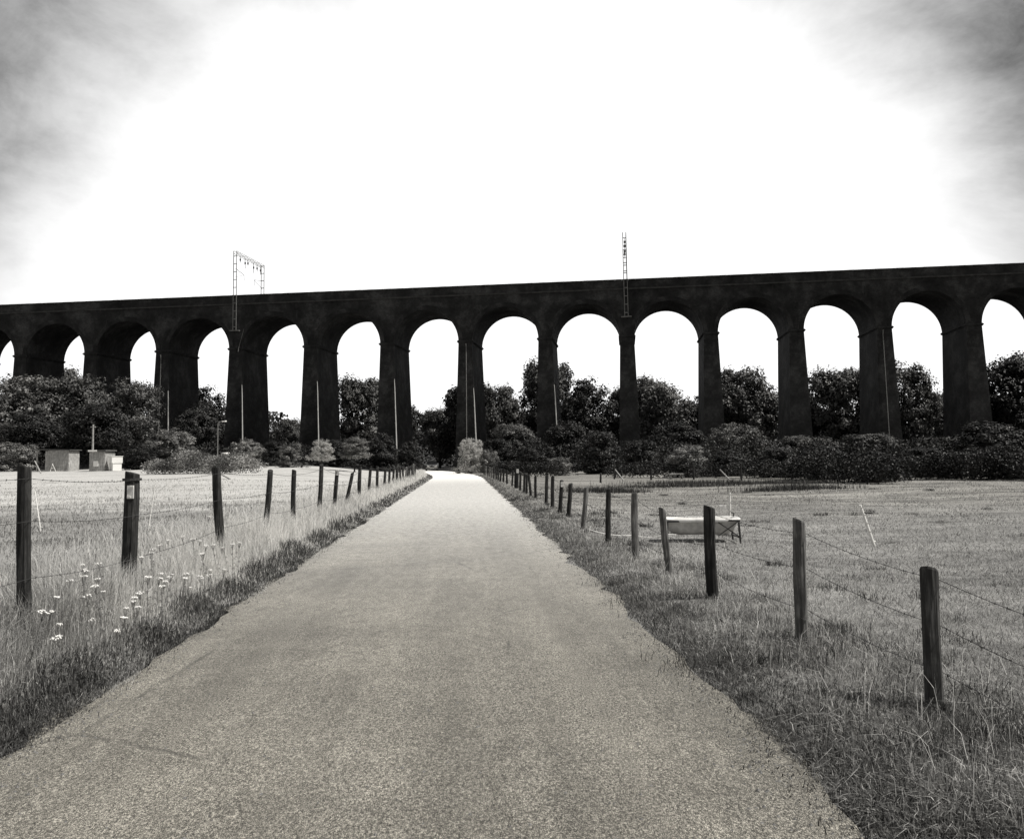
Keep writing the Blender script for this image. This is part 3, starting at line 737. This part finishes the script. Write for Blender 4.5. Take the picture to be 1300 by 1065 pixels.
for px, py, s in FL:
    # head height about 0.62 m above the lane
    dx, dz = ray(px, py); off = 3.0
    while off < 4.6:
        d = (off-0.43)/max(0.05, RD-dx)
        if EYE+dz*d-gz(dx*d, d) < 0.52: break
        off += 0.05
    x = dx*d
    g = gz(x, d); zt = EYE+dz*d; sc_ = max(0.55, min(1.3, (zt-g)/0.43))
    o = empty('white_flower', (x, d, g), random.uniform(0, 6.28), label='flat-topped white umbel flower among the grass of the left verge', cat='flower', group='white umbel flowers in the left verge')
    o.rotation_euler = (random.uniform(-0.22, 0.22), random.uniform(-0.22, 0.22), random.uniform(0, 6.28)); k_ = random.uniform(0.4, 0.85); o.scale = (k_, k_, sc_)
    st, hd = FM[fi % 4]; fi += 1
    link('stem', st, o); link('flower_head', hd, o)

# ------------------------------------------------------------------ post and wire fences
def post_mesh(h, r, seed, tx=0.0, ty=0.0, square=False):
    rr = random.Random(seed); m = MB(); n = 12; bury = 0.35
    zs = [-bury, 0, 0.15, h*0.3, h*0.55, h*0.8, h-0.015, h]; rings = []
    ph = rr.uniform(0, 6)
    for j, z in enumerate(zs):
        k = r*(1.06-0.08*z/h)*(0.93 if j == len(zs)-1 else 1)
        ring = []
        for q in range(n):
            a = q*2*math.pi/n; e = 1+0.08*math.sin(3*a+ph+z*2)+0.04*math.sin(5*a-z*6+ph)+rr.uniform(-0.05, 0.05)
            if square: e *= 1/max(abs(math.cos(a)), abs(math.sin(a)))*0.86
            ring.append(m.bm.verts.new((tx*z/h+k*e*math.cos(a)+0.006*math.sin(z*4+ph), ty*z/h+k*e*math.sin(a), z+(0.02*math.cos(a+ph) if j >= len(zs)-2 else 0))))
        rings.append(ring)
    for r0, r1 in zip(rings, rings[1:]):
        for q in range(n): m.bm.faces.new((r0[q], r0[(q+1) % n], r1[(q+1) % n], r1[q]))
    m.bm.faces.new(rings[-1]); return m
def build_wire(name, pts, parent, sag=0.03, r=0.0023, barb=0.11, near=30):
    m = MB(); path = []
    for a, b in zip(pts, pts[1:]):
        a, b = Vector(a), Vector(b); k = 8 if a.y < near else 3
        for i in range(k):
            t = i/k; p = a.lerp(b, t); p.z -= sag*4*t*(1-t); path.append(p)
    path.append(Vector(pts[-1]))
    m.tube(path, [r*max(1, p.y/14) for p in path], 5)
    # barbs: little four-pointed twists
    for a, b in zip(path, path[1:]):
        if a.y > near: break
        L = (b-a).length; k = max(1, int(L/barb))
        for i in range(k):
            p = a.lerp(b, (i+0.5)/k); s = 0.014
            for _ in range(2):
                d = Vector((random.uniform(-1, 1), random.uniform(-1, 1), random.uniform(-1, 1))).normalized()*s
                e = Vector((random.uniform(-1, 1), random.uniform(-1, 1), random.uniform(-1, 1))).normalized()*0.0028
                f = d.cross(e).normalized()*0.0028
                m.poly([p+d, p-d, p+e+f, p-e+f, p-f*1.4], [(0, 2, 3), (0, 3, 4), (0, 4, 2), (1, 3, 2), (1, 4, 3), (1, 2, 4)])
    return m.build(name, M['wire'], parent)
def fence(name, posts, hts, label, lat_side):
    """posts: (x, y, top dx, height, radius, material, label)"""
    x0, y0 = posts[0][0], posts[0][1]
    root = empty(name, (x0, y0, gz(x0, y0)), 0, label=label, cat='fence')
    O = Vector(root.location); out = []
    for k, (x, y, tx, h, r, mt, lb) in enumerate(posts):
        me = post_mesh(h, r, k*7+int(abs(x)*10), tx, random.uniform(-0.03, 0.03)).mesh('post', M[mt])
        p = link('post', me, root, label=lb); g = gz(x, y); p.location = Vector((x, y, g))-O
        p.rotation_euler = (0, 0, 0)
        out.append(p)
        # wire staples
    for fr in hts:
        pts = []
        for (x, y, tx, h, r, mt, lb) in posts:
            zz = h*fr+random.uniform(-0.02, 0.02); g = gz(x, y)
            pts.append(Vector((x+tx*fr+lat_side*(r+0.004), y, g+zz))-O)
        # extend beyond the first post, out of sight
        d = (pts[0]-pts[1]); pts.insert(0, pts[0]+d*1.0)
        wr = build_wire('wire', [p+O for p in pts], root)
        wr.location = -O
    return root, out
RP = [((1186,905),(1181,722),.052,'post_mid',None),((1019,825),(1014,660),.050,'post_pale','weathered square-cut post, second nearest on this side'),((905,765),(900,643),.062,'post','thick black post leaning slightly left'),
      ((850,733),(841,650),.045,'post_pale','short post leaning left'),((806,712),(806,627),.052,'post_pale','pale grey post'),((771,692),(773,622),.046,'post',None),
      ((740.5,675),(744,618),.05,'post_pale','brown-grey post leaning right'),((722,662),(724,614),.055,'post',None),((711.5,658),(713,610),.055,'post',None),((701,652),(702,605),.055,'post',None),((693,647),(694.4,603.5),.055,'post',None),
      ((680,640.7),(680,605),.05,'post',None),((674,634),(671,602.6),.055,'post',None),((669,631),(668.5,602),.05,'post',None),((665.6,629),(666,601),.05,'post',None),((660.7,625.5),(660.7,599),.055,'post',None),
      ((655.5,623.8),(656.5,595.5),.11,'post','extra thick strainer post'),((650,622),(651,598),.05,'post',None),((643.6,619.5),(643.6,596.5),.06,'post',None),((639,617),(640,598),.06,'post',None),((635.5,616),(636,596),.06,'post',None),
      ((632.5,614.5),(632.5,595.5),.06,'post',None),((629.8,613),(630,595),.06,'post',None),((627,612),(627,595),.06,'post',None),((624.6,610.5),(624.6,594.6),.06,'post_pale',None),((622,609),(622,594.4),.06,'post_pale',None),
      ((619.5,608),(619.5,594.2),.06,'post',None),((617,607),(617,594),.06,'post_pale',None),((614.6,606),(614.6,594),.06,'post',None)]
right = []
for k, (bo, to, r, mt, lb) in enumerate(RP):
    dx, dz = ray(*bo)
    if k < 7: d = -EYE/dz
    else: d = 2.78/(dx-RD); d = min(d, 90)
    if k >= 7 and dz < 0: d = min(d, -EYE/dz*1.12)
    x = dx*d; dxt, dzt = ray(*to); h = EYE+dzt*d-gz(x, d)
    right.append((x, d, (dxt-dx)*d, max(0.85, min(1.45, h)), r, mt, lb))
# one more beyond the frame keeps the line going from other viewpoints
x0, d0 = right[0][0], right[0][1]
rf, rposts = fence('post_and_wire_fence', right, (0.90, 0.58, 0.27), 'old post and barbed wire fence along the right side of the lane', 1)
LP = [((34,750),(29,592),.055,'post','grey post at the left border, leaning right'),((165,735),(168,600),.080,'post','thick round post with a white notice tag'),((281,690),(274,594),.066,'post','rough post leaning left'),((337,664),(343,597),.050,'post','thin post leaning right'),
      ((372,654),(373,597),.052,'post',None),((405,645),(408,590),.055,'post',None),((424.5,640),(428,597),.055,'post',None),((439,636),(447.5,600),.055,'post','short post leaning strongly right'),((456,633),(457,592),.065,'post',None),
      ((467,629),(471,592),.055,'post','thin post leaning right, farther along'),((479,625),(479,592),.06,'post',None),((487,622),(489.5,593),.06,'post',None),((494,620),(495,592),.06,'post',None),((499,618),(500,592),.06,'post',None),((503.5,616),(504,590),.08,'post',None),
      ((508.5,615),(507.5,591),.06,'post',None),((512,613.5),(511,592),.06,'post',None),((515,612),(516,593),.06,'post_pale',None),((517.5,611),(518,591),.06,'post',None),((520,610),(520,591),.06,'post',None),((522.5,609),(523,590),.06,'post',None),((525,608),(525,589),.06,'post_pale',None),((527,607),(527,589),.07,'post',None)]
left = []
for k, (bo, to, r, mt, lb) in enumerate(LP):
    dx, _ = ray(*bo); d = 3.7/(RD-dx); d = min(d, 95)
    x = dx*d; dxt, dzt = ray(*to); h = EYE+dzt*d-gz(x, d)
    left.append((x, d, (dxt-dx)*d, max(0.9, min(1.6, h)), r, mt, lb))
lf, lposts = fence('post_and_wire_fence', left, (0.93, 0.66, 0.33), 'old post and barbed wire fence along the left verge of the lane', 1)
# white tags nailed to a few posts
def post_tag(lst, posts, k, fr, w, h, mat='white', nm='notice_tag'):
    x, y, tx, hh, r, mt, lb = posts[k]
    m = MB(); m.box((tx*fr+r*0.28, -r-0.008, hh*fr), (w, 0.012, h), bev=0.003)
    for q in (-1, 1): m.box((tx*fr+r*0.28+q*w*0.2, -r-0.016, hh*fr+q*h*0.38), (w*0.5, 0.008, h*0.14))
    m.build(nm, M[mat], lst[k])
post_tag(lposts, left, 1, 0.845, 0.075, 0.145)
post_tag(lposts, left, 6, 0.95, 0.08, 0.16)
post_tag(rposts, right, 8, 0.88, 0.08, 0.14)
post_tag(rposts, right, 16, 0.9, 0.12, 0.2)
# iron collar on the thick left post
m = MB(); x, y, tx, hh, r, mt, lb = left[1]
m.tube([(tx*0.94, 0, hh*0.935), (tx*0.95, 0, hh*0.955)], r*1.28, 14); m.build('collar', M['iron'], lposts[1])

# ------------------------------------------------------------------ things in the right field
# old bath tub trough on an iron stand
def bath():
    d = 16.6; x0, x1 = gx(838, d), gx(935, d); L = x1-x0; xc = (x0+x1)/2; g = gz(xc, d)
    o = empty('bathtub_trough', (xc, d, g), -0.03, label='old white bathtub used as a water trough on an iron stand in the right field', cat='trough')
    m = MB(); Ht = 0.42; NU = 36
    def outline(a, b, rnd):
        pts = []
        for k in range(NU):
            th = 2*math.pi*k/NU; c, s = math.cos(th), math.sin(th)
            pts.append((a*math.copysign(abs(c)**rnd, c), b*math.copysign(abs(s)**rnd, s)))
        return pts
    prof = [(L/2-0.004, 0.356, Ht-0.05), (L/2, 0.36, Ht-0.03), (L/2, 0.36, Ht), (L/2-0.015, 0.345, Ht+0.012), (L/2-0.05, 0.31, Ht), (L/2-0.09, 0.27, Ht-0.12), (L/2-0.18, 0.20, Ht-0.22), (L/2-0.3, 0.12, Ht-0.25)]
    outp = [(L/2-0.06, 0.32, Ht-0.055), (L/2-0.08, 0.30, Ht-0.12), (L/2-0.13, 0.25, Ht-0.23), (L/2-0.24, 0.16, Ht-0.285)]
    def loft(pr, capend):
        rings = [[m.bm.verts.new((x, y, z)) for x, y in outline(a, b, 0.5)] for a, b, z in pr]
        for r0, r1 in zip(rings, rings[1:]):
            for k in range(NU): m.bm.faces.new((r0[k], r0[(k+1) % NU], r1[(k+1) % NU], r1[k]))
        if capend: m.bm.faces.new(rings[-1])
        return rings
    loft(prof, True); m.build('tub', M['enamel'], o, True)
    m = MB(); loft([(L/2-0.006, 0.354, Ht-0.051)]+outp, True); m.build('tub_underside', M['dirtyside'], o, True)
    m = MB()
    for a, b in (((-L/2+0.05, Ht-0.03), (L/2-0.05, Ht-0.03)),):
        for y in (-0.33, 0.33): m.bar((a[0], y, a[1]), (b[0], y, b[1]), 0.028)
    for x in (-L/2+0.06, L/2-0.08):
        m.bar((x, -0.33, 0.09), (x, 0.33, 0.09), 0.022)
    m.bar((L/2-0.46, -0.335, Ht-0.05), (L/2-0.08, -0.335, 0.1), 0.018); m.bar((L/2-0.46, -0.345, 0.12), (L/2-0.1, -0.345, Ht-0.05), 0.018)
    m.build('frame', M['iron'], o)
    for x in (-L/2+0.06, L/2-0.08):
        for y in (-0.33, 0.33):
            m = MB(); m.bar((x, y, Ht-0.045), (x+(0.02 if x > 0 else -0.02), y, -0.03), 0.032); m.build('leg', M['iron'], o)
    m = MB(); m.tube([(L/2-0.06, 0.2, Ht+0.01), (L/2-0.05, 0.2, Ht+0.07), (L/2-0.10, 0.2, Ht+0.085)], 0.014, 8); m.build('tap', M['iron'], o)
bath()
GS = 'white plastic electric fence stakes'
def stake(bo, to, d, label, box=False, r=0.011):
    dx, _ = ray(*bo); x = dx*d; g = gz(x, d); dxt, dzt = ray(*to); h = EYE+dzt*d-g; tx = dxt*d-x
    o = empty('electric_fence_stake', (x, d, g), 0, label=label, cat='stake', group=GS)
    m = MB(); m.tube([(0, 0, 0.0), (tx*0.5, 0, h*0.5), (tx, 0, h)], [r, r, r*0.8], 8)
    m.tube([(tx*0.12-0.03, 0, h*0.12), (tx*0.12+0.05, 0, h*0.12)], r*0.6, 6)
    m.build('rod', M['white'], o)
    m = MB()
    for f in (0.35, 0.55, 0.75, 0.93): m.tube([(tx*f, -r*0.8, h*f), (tx*f, -r*3.2, h*f+0.012), (tx*f, -r*3.2, h*f+0.03)], r*0.45, 5)
    m.build('wire_clips', M['white'], o)
    m = MB(); m.tube([(0, 0, 0.06), (-tx*0.06, 0, -0.12)], 0.005, 6); m.build('spike', M['iron'], o)
    if box: return o, tx, h
    return o, tx, h
o, tx, h = stake((926.5,678),(926.5,625), 18.2, 'upright white electric fence stake with a small white box behind the bathtub trough', r=0.025)
m = MB(); m.box((-0.13, 0, h*0.65), (0.14, 0.06, 0.09), bev=0.01); m.bar((-0.06, 0, h*0.65), (0, 0, h*0.65), 0.015); m.build('energiser_box', M['white'], o)
stake((1110,692),(1092,641), 16.0, 'white electric fence stake leaning steeply left in the open right field', r=0.028)
stake((188,671),(197,615), 19.0, 'thin white stake leaning right in the left field beside the thick tagged post', r=0.015)
stake((52,668),(44,622), 19.5, 'thin white stake leaning left near the left border', r=0.015)
# pale tape strung across the right field
def tape(pts, label, r=0.0045):
    m = MB(); path = []
    for (pa, da), (pb, db) in zip(pts, pts[1:]):
        A = Vector((ray(*pa)[0]*da, da, EYE+ray(*pa)[1]*da)); B = Vector((ray(*pb)[0]*db, db, EYE+ray(*pb)[1]*db))
        for i in range(6): t = i/6; p = A.lerp(B, t); p.z -= 0.05*4*t*(1-t); path.append(p)
    path.append(B); m.tube(path, r, 5)
    return m.build('electric_fence_tape', M['white'], label=label, cat='tape')
tape([((748,672), 17.0), ((806,679), 17.4), ((845,678), 17.4), ((926,670), 18.2)], 'low pale tape running behind the right fence posts to the bathtub trough', 0.006)
tape([((926.5,645), 18.2), ((1097,649), 16.0), ((1310,663), 13.0)], 'thin pale tape stretched from the boxed stake across the right field', 0.0035)
tape([((1110,690), 16.0), ((1200,668), 15.0), ((1320,690), 12.5)], 'slack lower tape leading right from the leaning white stake', 0.003)
# timber lying or leaning at the far edge
def pole(a, b, da, db, label, r=0.05, mat='board', name='leaning_pole', h0=None):
    A = ray(*a); B = ray(*b); pa = Vector((A[0]*da, da, EYE+A[1]*da)); pb = Vector((B[0]*db, db, gz(B[0]*db, db)+0.02))
    o = MB(); o.tube([pa, pa.lerp(pb, 0.5), pb], [r*0.8, r, r*1.05], 7)
    return o.build(name, M[mat], label=label, cat='pole')
pole((781,596),(792,606), 63, 61, 'pale pole leaning at the field edge just right of the little bush by the hedge', 0.045)
pole((914,596),(928,610), 56, 55, 'pale pole leaning against the rough hedge right of the round bush', 0.045)
pole((277,600),(292,609), 62, 60, 'pale pole leaning out of the low bramble patch', 0.05)
pole((44,585),(52,598), 82, 81, 'pale plank leaning at the left of the boarded shed', 0.06)
def board(px, d, w, label):
    x = gx(px, d); o = MB(); o.box((x, d, gz(x, d)+0.36), (w, 0.6, 0.06), bev=0.01)
    for s in (-1, 1): o.box((x+s*w*0.4, d, gz(x, d)+0.16), (0.08, 0.5, 0.38))
    return o.build('plank_bench', M['board'], label=label, cat='bench')
board(858, 62, 1.0, 'low pale plank bench in front of the round pale-topped bush')
for px, d, h, lb in ((880, 60, 1.1, 'dark upright stub post in front of the round pale-topped bush'), (826, 62, 0.8, 'short dark stub post left of the plank bench'), (940, 57, 1.1, 'dark stub post by the rough hedge'), (779.5, 66, 1.3, 'upright post beside the leaning pole near the hedge end'), (762, 56, 0.6, 'tiny dark stub post out in the right field')):
    x = gx(px, d); o = post_mesh(h, 0.06, int(px)).mesh('stub_post', M['post']); o = link('stub_post', o, label=lb, cat='post', group='stub posts at the far edge of the right field'); o.location = (x, d, gz(x, d))

# ------------------------------------------------------------------ huts, boxes and poles on the far left
def hut(px0, px1, top, d, label, name, lean=False):
    x0, x1 = gx(px0, d), gx(px1, d); w = x1-x0; xc = (x0+x1)/2; g = gz(xc, d); h = hz((px0+px1)/2, top, d)-g
    o = empty(name, (xc, d, g), 0, label=label, cat='shed')
    m = MB(); n = max(6, int(w/0.2)); r = random.Random(int(px0))
    for k in range(n):
        z = h*(0.98+r.uniform(-0.01, 0.01)); m.box((-w/2+w*(k+0.5)/n, r.uniform(-0.008, 0.008), z/2), (w/n-0.015, 0.03, z))
    m.box((-w/2+0.04, 1.1, h*0.48), (0.05, 2.16, h*0.96)); m.box((w/2-0.04, 1.1, h*0.48), (0.05, 2.16, h*0.96)); m.box((0, 2.2, h*0.46), (w, 0.05, h*0.92))
    m.build('wall', M['board'], o)
    return o, w, h
o, w, h = hut(57, 87, 571.5, 92, 'square boarded shed with an open lean-to on its left', 'boarded_shed')
m = MB(); m.box((-0.55, 1.05, h+0.06), (w+1.5, 2.6, 0.09), Matrix.Rotation(0.03, 3, 'Y')); m.build('roof', M['roofing'], o)
m = MB(); m.box((-w/2-0.85, 0.0, h/2), (0.1, 0.1, h)); m.build('corner_post', M['board'], o)
m = MB(); m.bar((w/2+0.02, -0.05, 0.9), (w/2+0.3, -0.3, 0.0), 0.07); m.build('prop', M['board'], o)
m = MB()
for a, b in (((-0.5, 0), (-0.3, 0.85)), ((-0.3, 0.85), (0.05, 0)), ((-0.42, 0.35), (-0.12, 0.35))): m.bar((a[0], -0.35, a[1]), (b[0], -0.25, b[1]), 0.06)
tr = m.mesh('trestle', M['white']); tro = link('trestle', tr, label='small white trestle standing in front of the boarded shed', cat='trestle'); tro.location = Vector(o.location)
o, w, h = hut(113, 133, 573, 88, 'low grey hut with a pale roof edge, left of the white crates', 'low_hut')
m = MB(); m.box((0, 1.0, h+0.07), (w+0.3, 2.5, 0.14)); m.build('roof', M['roofing'], o)
m = MB(); m.box((-w*0.22, -0.3, h+0.06), (w*0.55, 0.05, 0.17)); m.build('fascia', M['white'], o)
m = MB(); m.box((-0.1, -0.05, h*0.38), (0.5, 0.05, 0.55), bev=0.02); m.build('window', M['white'], o)
gb = 'white crates stacked beside the low hut'
def crate(px0, px1, d, z0, hh, label, rz):
    x0, x1 = gx(px0, d), gx(px1, d); w = x1-x0; xc = (x0+x1)/2; g = gz(xc, d)
    o = empty('white_crate', (xc, d, g+z0), rz, label=label, cat='crate', group=gb)
    m = MB(); m.box((0, 0.4, hh/2), (w, 0.9, hh-0.02), bev=0.02); m.build('box', M['white'], o)
    m = MB(); m.box((0, 0.4, hh-0.03), (w+0.08, 0.98, 0.06), bev=0.01); m.build('lid', M['enamel'], o)
crate(143, 154, 88, 0.0, 0.78, 'lower of two white crates stacked right of the low hut', 0.75)
crate(142, 155, 88, 0.78, 0.68, 'upper of two white crates stacked right of the low hut', 0.65)
def polepole(name, px, top, d, r, label, cat, lamp=False):
    x = gx(px, d); g = gz(x, d); h = hz(px, top, d)-g
    o = empty(name, (x, d, g), 0, label=label, cat=cat)
    m = MB(); m.tube([(0, 0, -0.3), (0, 0, h*0.5), (0, 0, h)], [r*1.2, r, r*0.8], 10); m.build('shaft', M['board' if not lamp else 'steel'], o)
    if lamp:
        m = MB(); m.tube([(0, 0, h-0.1), (0.15, -0.1, h+0.12), (0.55, -0.3, h+0.15)], 0.035, 8); m.build('arm', M['steel'], o)
        m = MB(); m.box((0.75, -0.4, h+0.14), (0.5, 0.2, 0.12), Matrix.Rotation(-0.5, 3, 'Z'), bev=0.03); m.build('lamp_head', M['white'], o)
    else:
        m = MB(); m.box((0, 0, h-0.25), (0.5, 0.08, 0.1)); m.build('crossbar', M['board'], o)
polepole('wooden_pole', 117, 539, 90, 0.10, 'pale wooden pole rising behind the low hut', 'pole')
polepole('street_lamp', 276, 537, 88, 0.05, 'thin street lamp with a small white head near the round bush', 'lamp', True)
x, d = gx(286, 74), 74; g = gz(x, d); zt = hz(286, 574.5, d)
o = empty('white_bowl_on_stake', (x, d, g), 0, label='white half-round bowl on a thin stake at the edge of the bramble patch', cat='bowl')
m = MB(); m.tube([(0, 0, -0.1), (0, 0, zt-g-0.4)], 0.03, 8); m.build('stake', M['board'], o)
m = MB(); m.tube([(0, 0, zt-g-0.50), (0, 0, zt-g-0.44), (0, 0, zt-g-0.30), (0, 0, zt-g-0.12), (0, 0, zt-g)], [0.06, 0.16, 0.27, 0.32, 0.34], 20); m.build('bowl', M['white'], o, True)

# parked car in the shade at the end of the lane
def car(px, d, rz, label):
    x = gx(px, d); o = empty('parked_car', (x, d, gz(x, d)+0.0), rz, label=label, cat='car')
    m = MB()
    sec = [(-2.05, .45, .62, .72), (-1.95, .28, .80, .82), (-1.1, .22, .92, .86), (0, .2, .95, .88), (1.2, .22, .93, .86), (1.95, .28, .86, .82), (2.1, .45, .70, .74)]
    rings = [[m.bm.verts.new(p) for p in ((-w, y, a), (-w*1.02, y, (a+b)/2), (-w*.93, y, b), (w*.93, y, b), (w*1.02, y, (a+b)/2), (w, y, a))] for y, a, b, w in sec]
    for r0, r1 in zip(rings, rings[1:]):
        for k in range(6): m.bm.faces.new((r0[k], r0[(k+1) % 6], r1[(k+1) % 6], r1[k]))
    m.bm.faces.new(rings[0]); m.bm.faces.new(rings[-1][::-1]); m.build('body', M['carpaint'], o, False)
    m = MB(); gl = [(-.78, -1.1, .93), (.78, -1.1, .93), (.78, 1.7, .93), (-.78, 1.7, .93), (-.60, -.35, 1.42), (.60, -.35, 1.42), (.60, 1.05, 1.42), (-.60, 1.05, 1.42)]
    m.poly(gl, [(0, 1, 5, 4), (1, 2, 6, 5), (2, 3, 7, 6), (3, 0, 4, 7), (0, 3, 2, 1)]); m.build('windows', M['glass'], o)
    m = MB(); m.box((0, .35, 1.445), (1.22, 1.42, .05), bev=.02); m.build('roof', M['carpaint'], o)
    for sx_ in (-1, 1):
        for y in (-1.3, 1.3):
            m = MB(); m.tube([(sx_*.66, y, .32), (sx_*.88, y, .32)], .32, 18); wv = m.build('wheel', M['rubber'], o)
            m = MB(); m.tube([(sx_*.86, y, .32), (sx_*.895, y, .32)], .19, 12); m.build('rim', M['steel'], wv)
        m = MB(); m.box((sx_*.58, -2.04, .68), (.32, .08, .15), bev=.02); m.build('headlight', M['white'], o)
    m = MB(); m.box((0, -2.09, .42), (.52, .03, .12)); m.build('number_plate', M['white'], o)
    m = MB(); m.box((0, -2.03, .56), (.6, .06, .12)); m.build('grille', M['rubber'], o)
car(548, 128, 0.12, 'pale car parked in the shade at the far end of the lane')

# ------------------------------------------------------------------ camera, light, sky
cam = bpy.data.cameras.new('camera'); co = bpy.data.objects.new('camera', cam); C.objects.link(co)
cam.sensor_width = 36; cam.lens = 36*FOC/W; cam.clip_end = 6000; cam.clip_start = 0.05
cam.shift_x = -(PX-W/2)/W; cam.shift_y = -(H/2-PY)/W
co.matrix_world = Matrix.Translation((0, 0, EYE)) @ Matrix.Rotation(math.pi/2+PITCH, 4, 'X') @ Matrix.Rotation(ROLL, 4, 'Z')
sc.camera = co
EL = math.radians(56); az = ANG+math.radians(0.6)
S = Vector((math.cos(EL)*math.cos(az), -math.cos(EL)*math.sin(az), math.sin(EL)))
sl = bpy.data.lights.new('sun', 'SUN'); so = bpy.data.objects.new('sun', sl); C.objects.link(so)
sl.energy = 4.6; sl.angle = math.radians(0.53); sl.color = (1.0, 0.975, 0.93)
so.rotation_euler = S.to_track_quat('Z', 'Y').to_euler(); so.location = (30, -10, 60)

w = bpy.data.worlds.new('World'); sc.world = w; w.use_nodes = True; nt = w.node_tree
bg = nt.nodes['Background']; bg.inputs[1].default_value = 0.10
sky = N(nt, 'ShaderNodeTexSky', sky_type='NISHITA'); sky.sun_disc = False; sky.sun_elevation = EL; sky.sun_rotation = math.atan2(S.x, S.y)
sky.dust_density = 2.5; sky.air_density = 1.0
bwn = N(nt, 'ShaderNodeRGBToBW'); nt.links.new(sky.outputs[0], bwn.inputs[0])
tc = N(nt, 'ShaderNodeTexCoord')
# added cloud: bright ahead, mottled grey round it to darken the view's corners
dot = N(nt, 'ShaderNodeVectorMath', operation='DOT_PRODUCT')
f = Vector((0.0, math.cos(-0.03), math.sin(-0.03))); dot.inputs[1].default_value = f
nm = N(nt, 'ShaderNodeVectorMath', operation='NORMALIZE'); nt.links.new(tc.outputs['Generated'], nm.inputs[0]); nt.links.new(nm.outputs[0], dot.inputs[0])
n1 = noise(nt, 2.6, 7, 0.62, scaled(nt, nm.outputs[0], (1, 1, 2.0)), 0.3)
n2 = noise(nt, 9, 8, 0.7, scaled(nt, nm.outputs[0], (1, 1, 1.8)), 0.5)
dd = math_(nt, 'ADD', dot.outputs['Value'], math_(nt, 'MULTIPLY', math_(nt, 'SUBTRACT', n1, 0.5), 0.10))
core = maprange(nt, dd, 0.765, 0.88)
low = math_(nt, 'MULTIPLY', bwn.outputs[0], 0.12)
cl = math_(nt, 'MULTIPLY', ramp(nt, math_(nt, 'ADD', math_(nt, 'MULTIPLY', n1, 0.5), math_(nt, 'MULTIPLY', n2, 0.5)), [(0.36, (0.35,)*3+(1,)), (0.62, (1.6,)*3+(1,))]), 1.9)
low = math_(nt, 'ADD', low, cl)
mx = N(nt, 'ShaderNodeMix', data_type='FLOAT'); nt.links.new(core, mx.inputs[0]); nt.links.new(low, mx.inputs[2]); mx.inputs[3].default_value = 10.4
nt.links.new(mx.outputs[0], bg.inputs[0])
sc.view_settings.view_transform = 'Standard'; sc.view_settings.look = 'None'; sc.view_settings.exposure = 0.2; sc.view_settings.gamma = 1
sc.cycles.max_bounces = 5; sc.cycles.transparent_max_bounces = 4
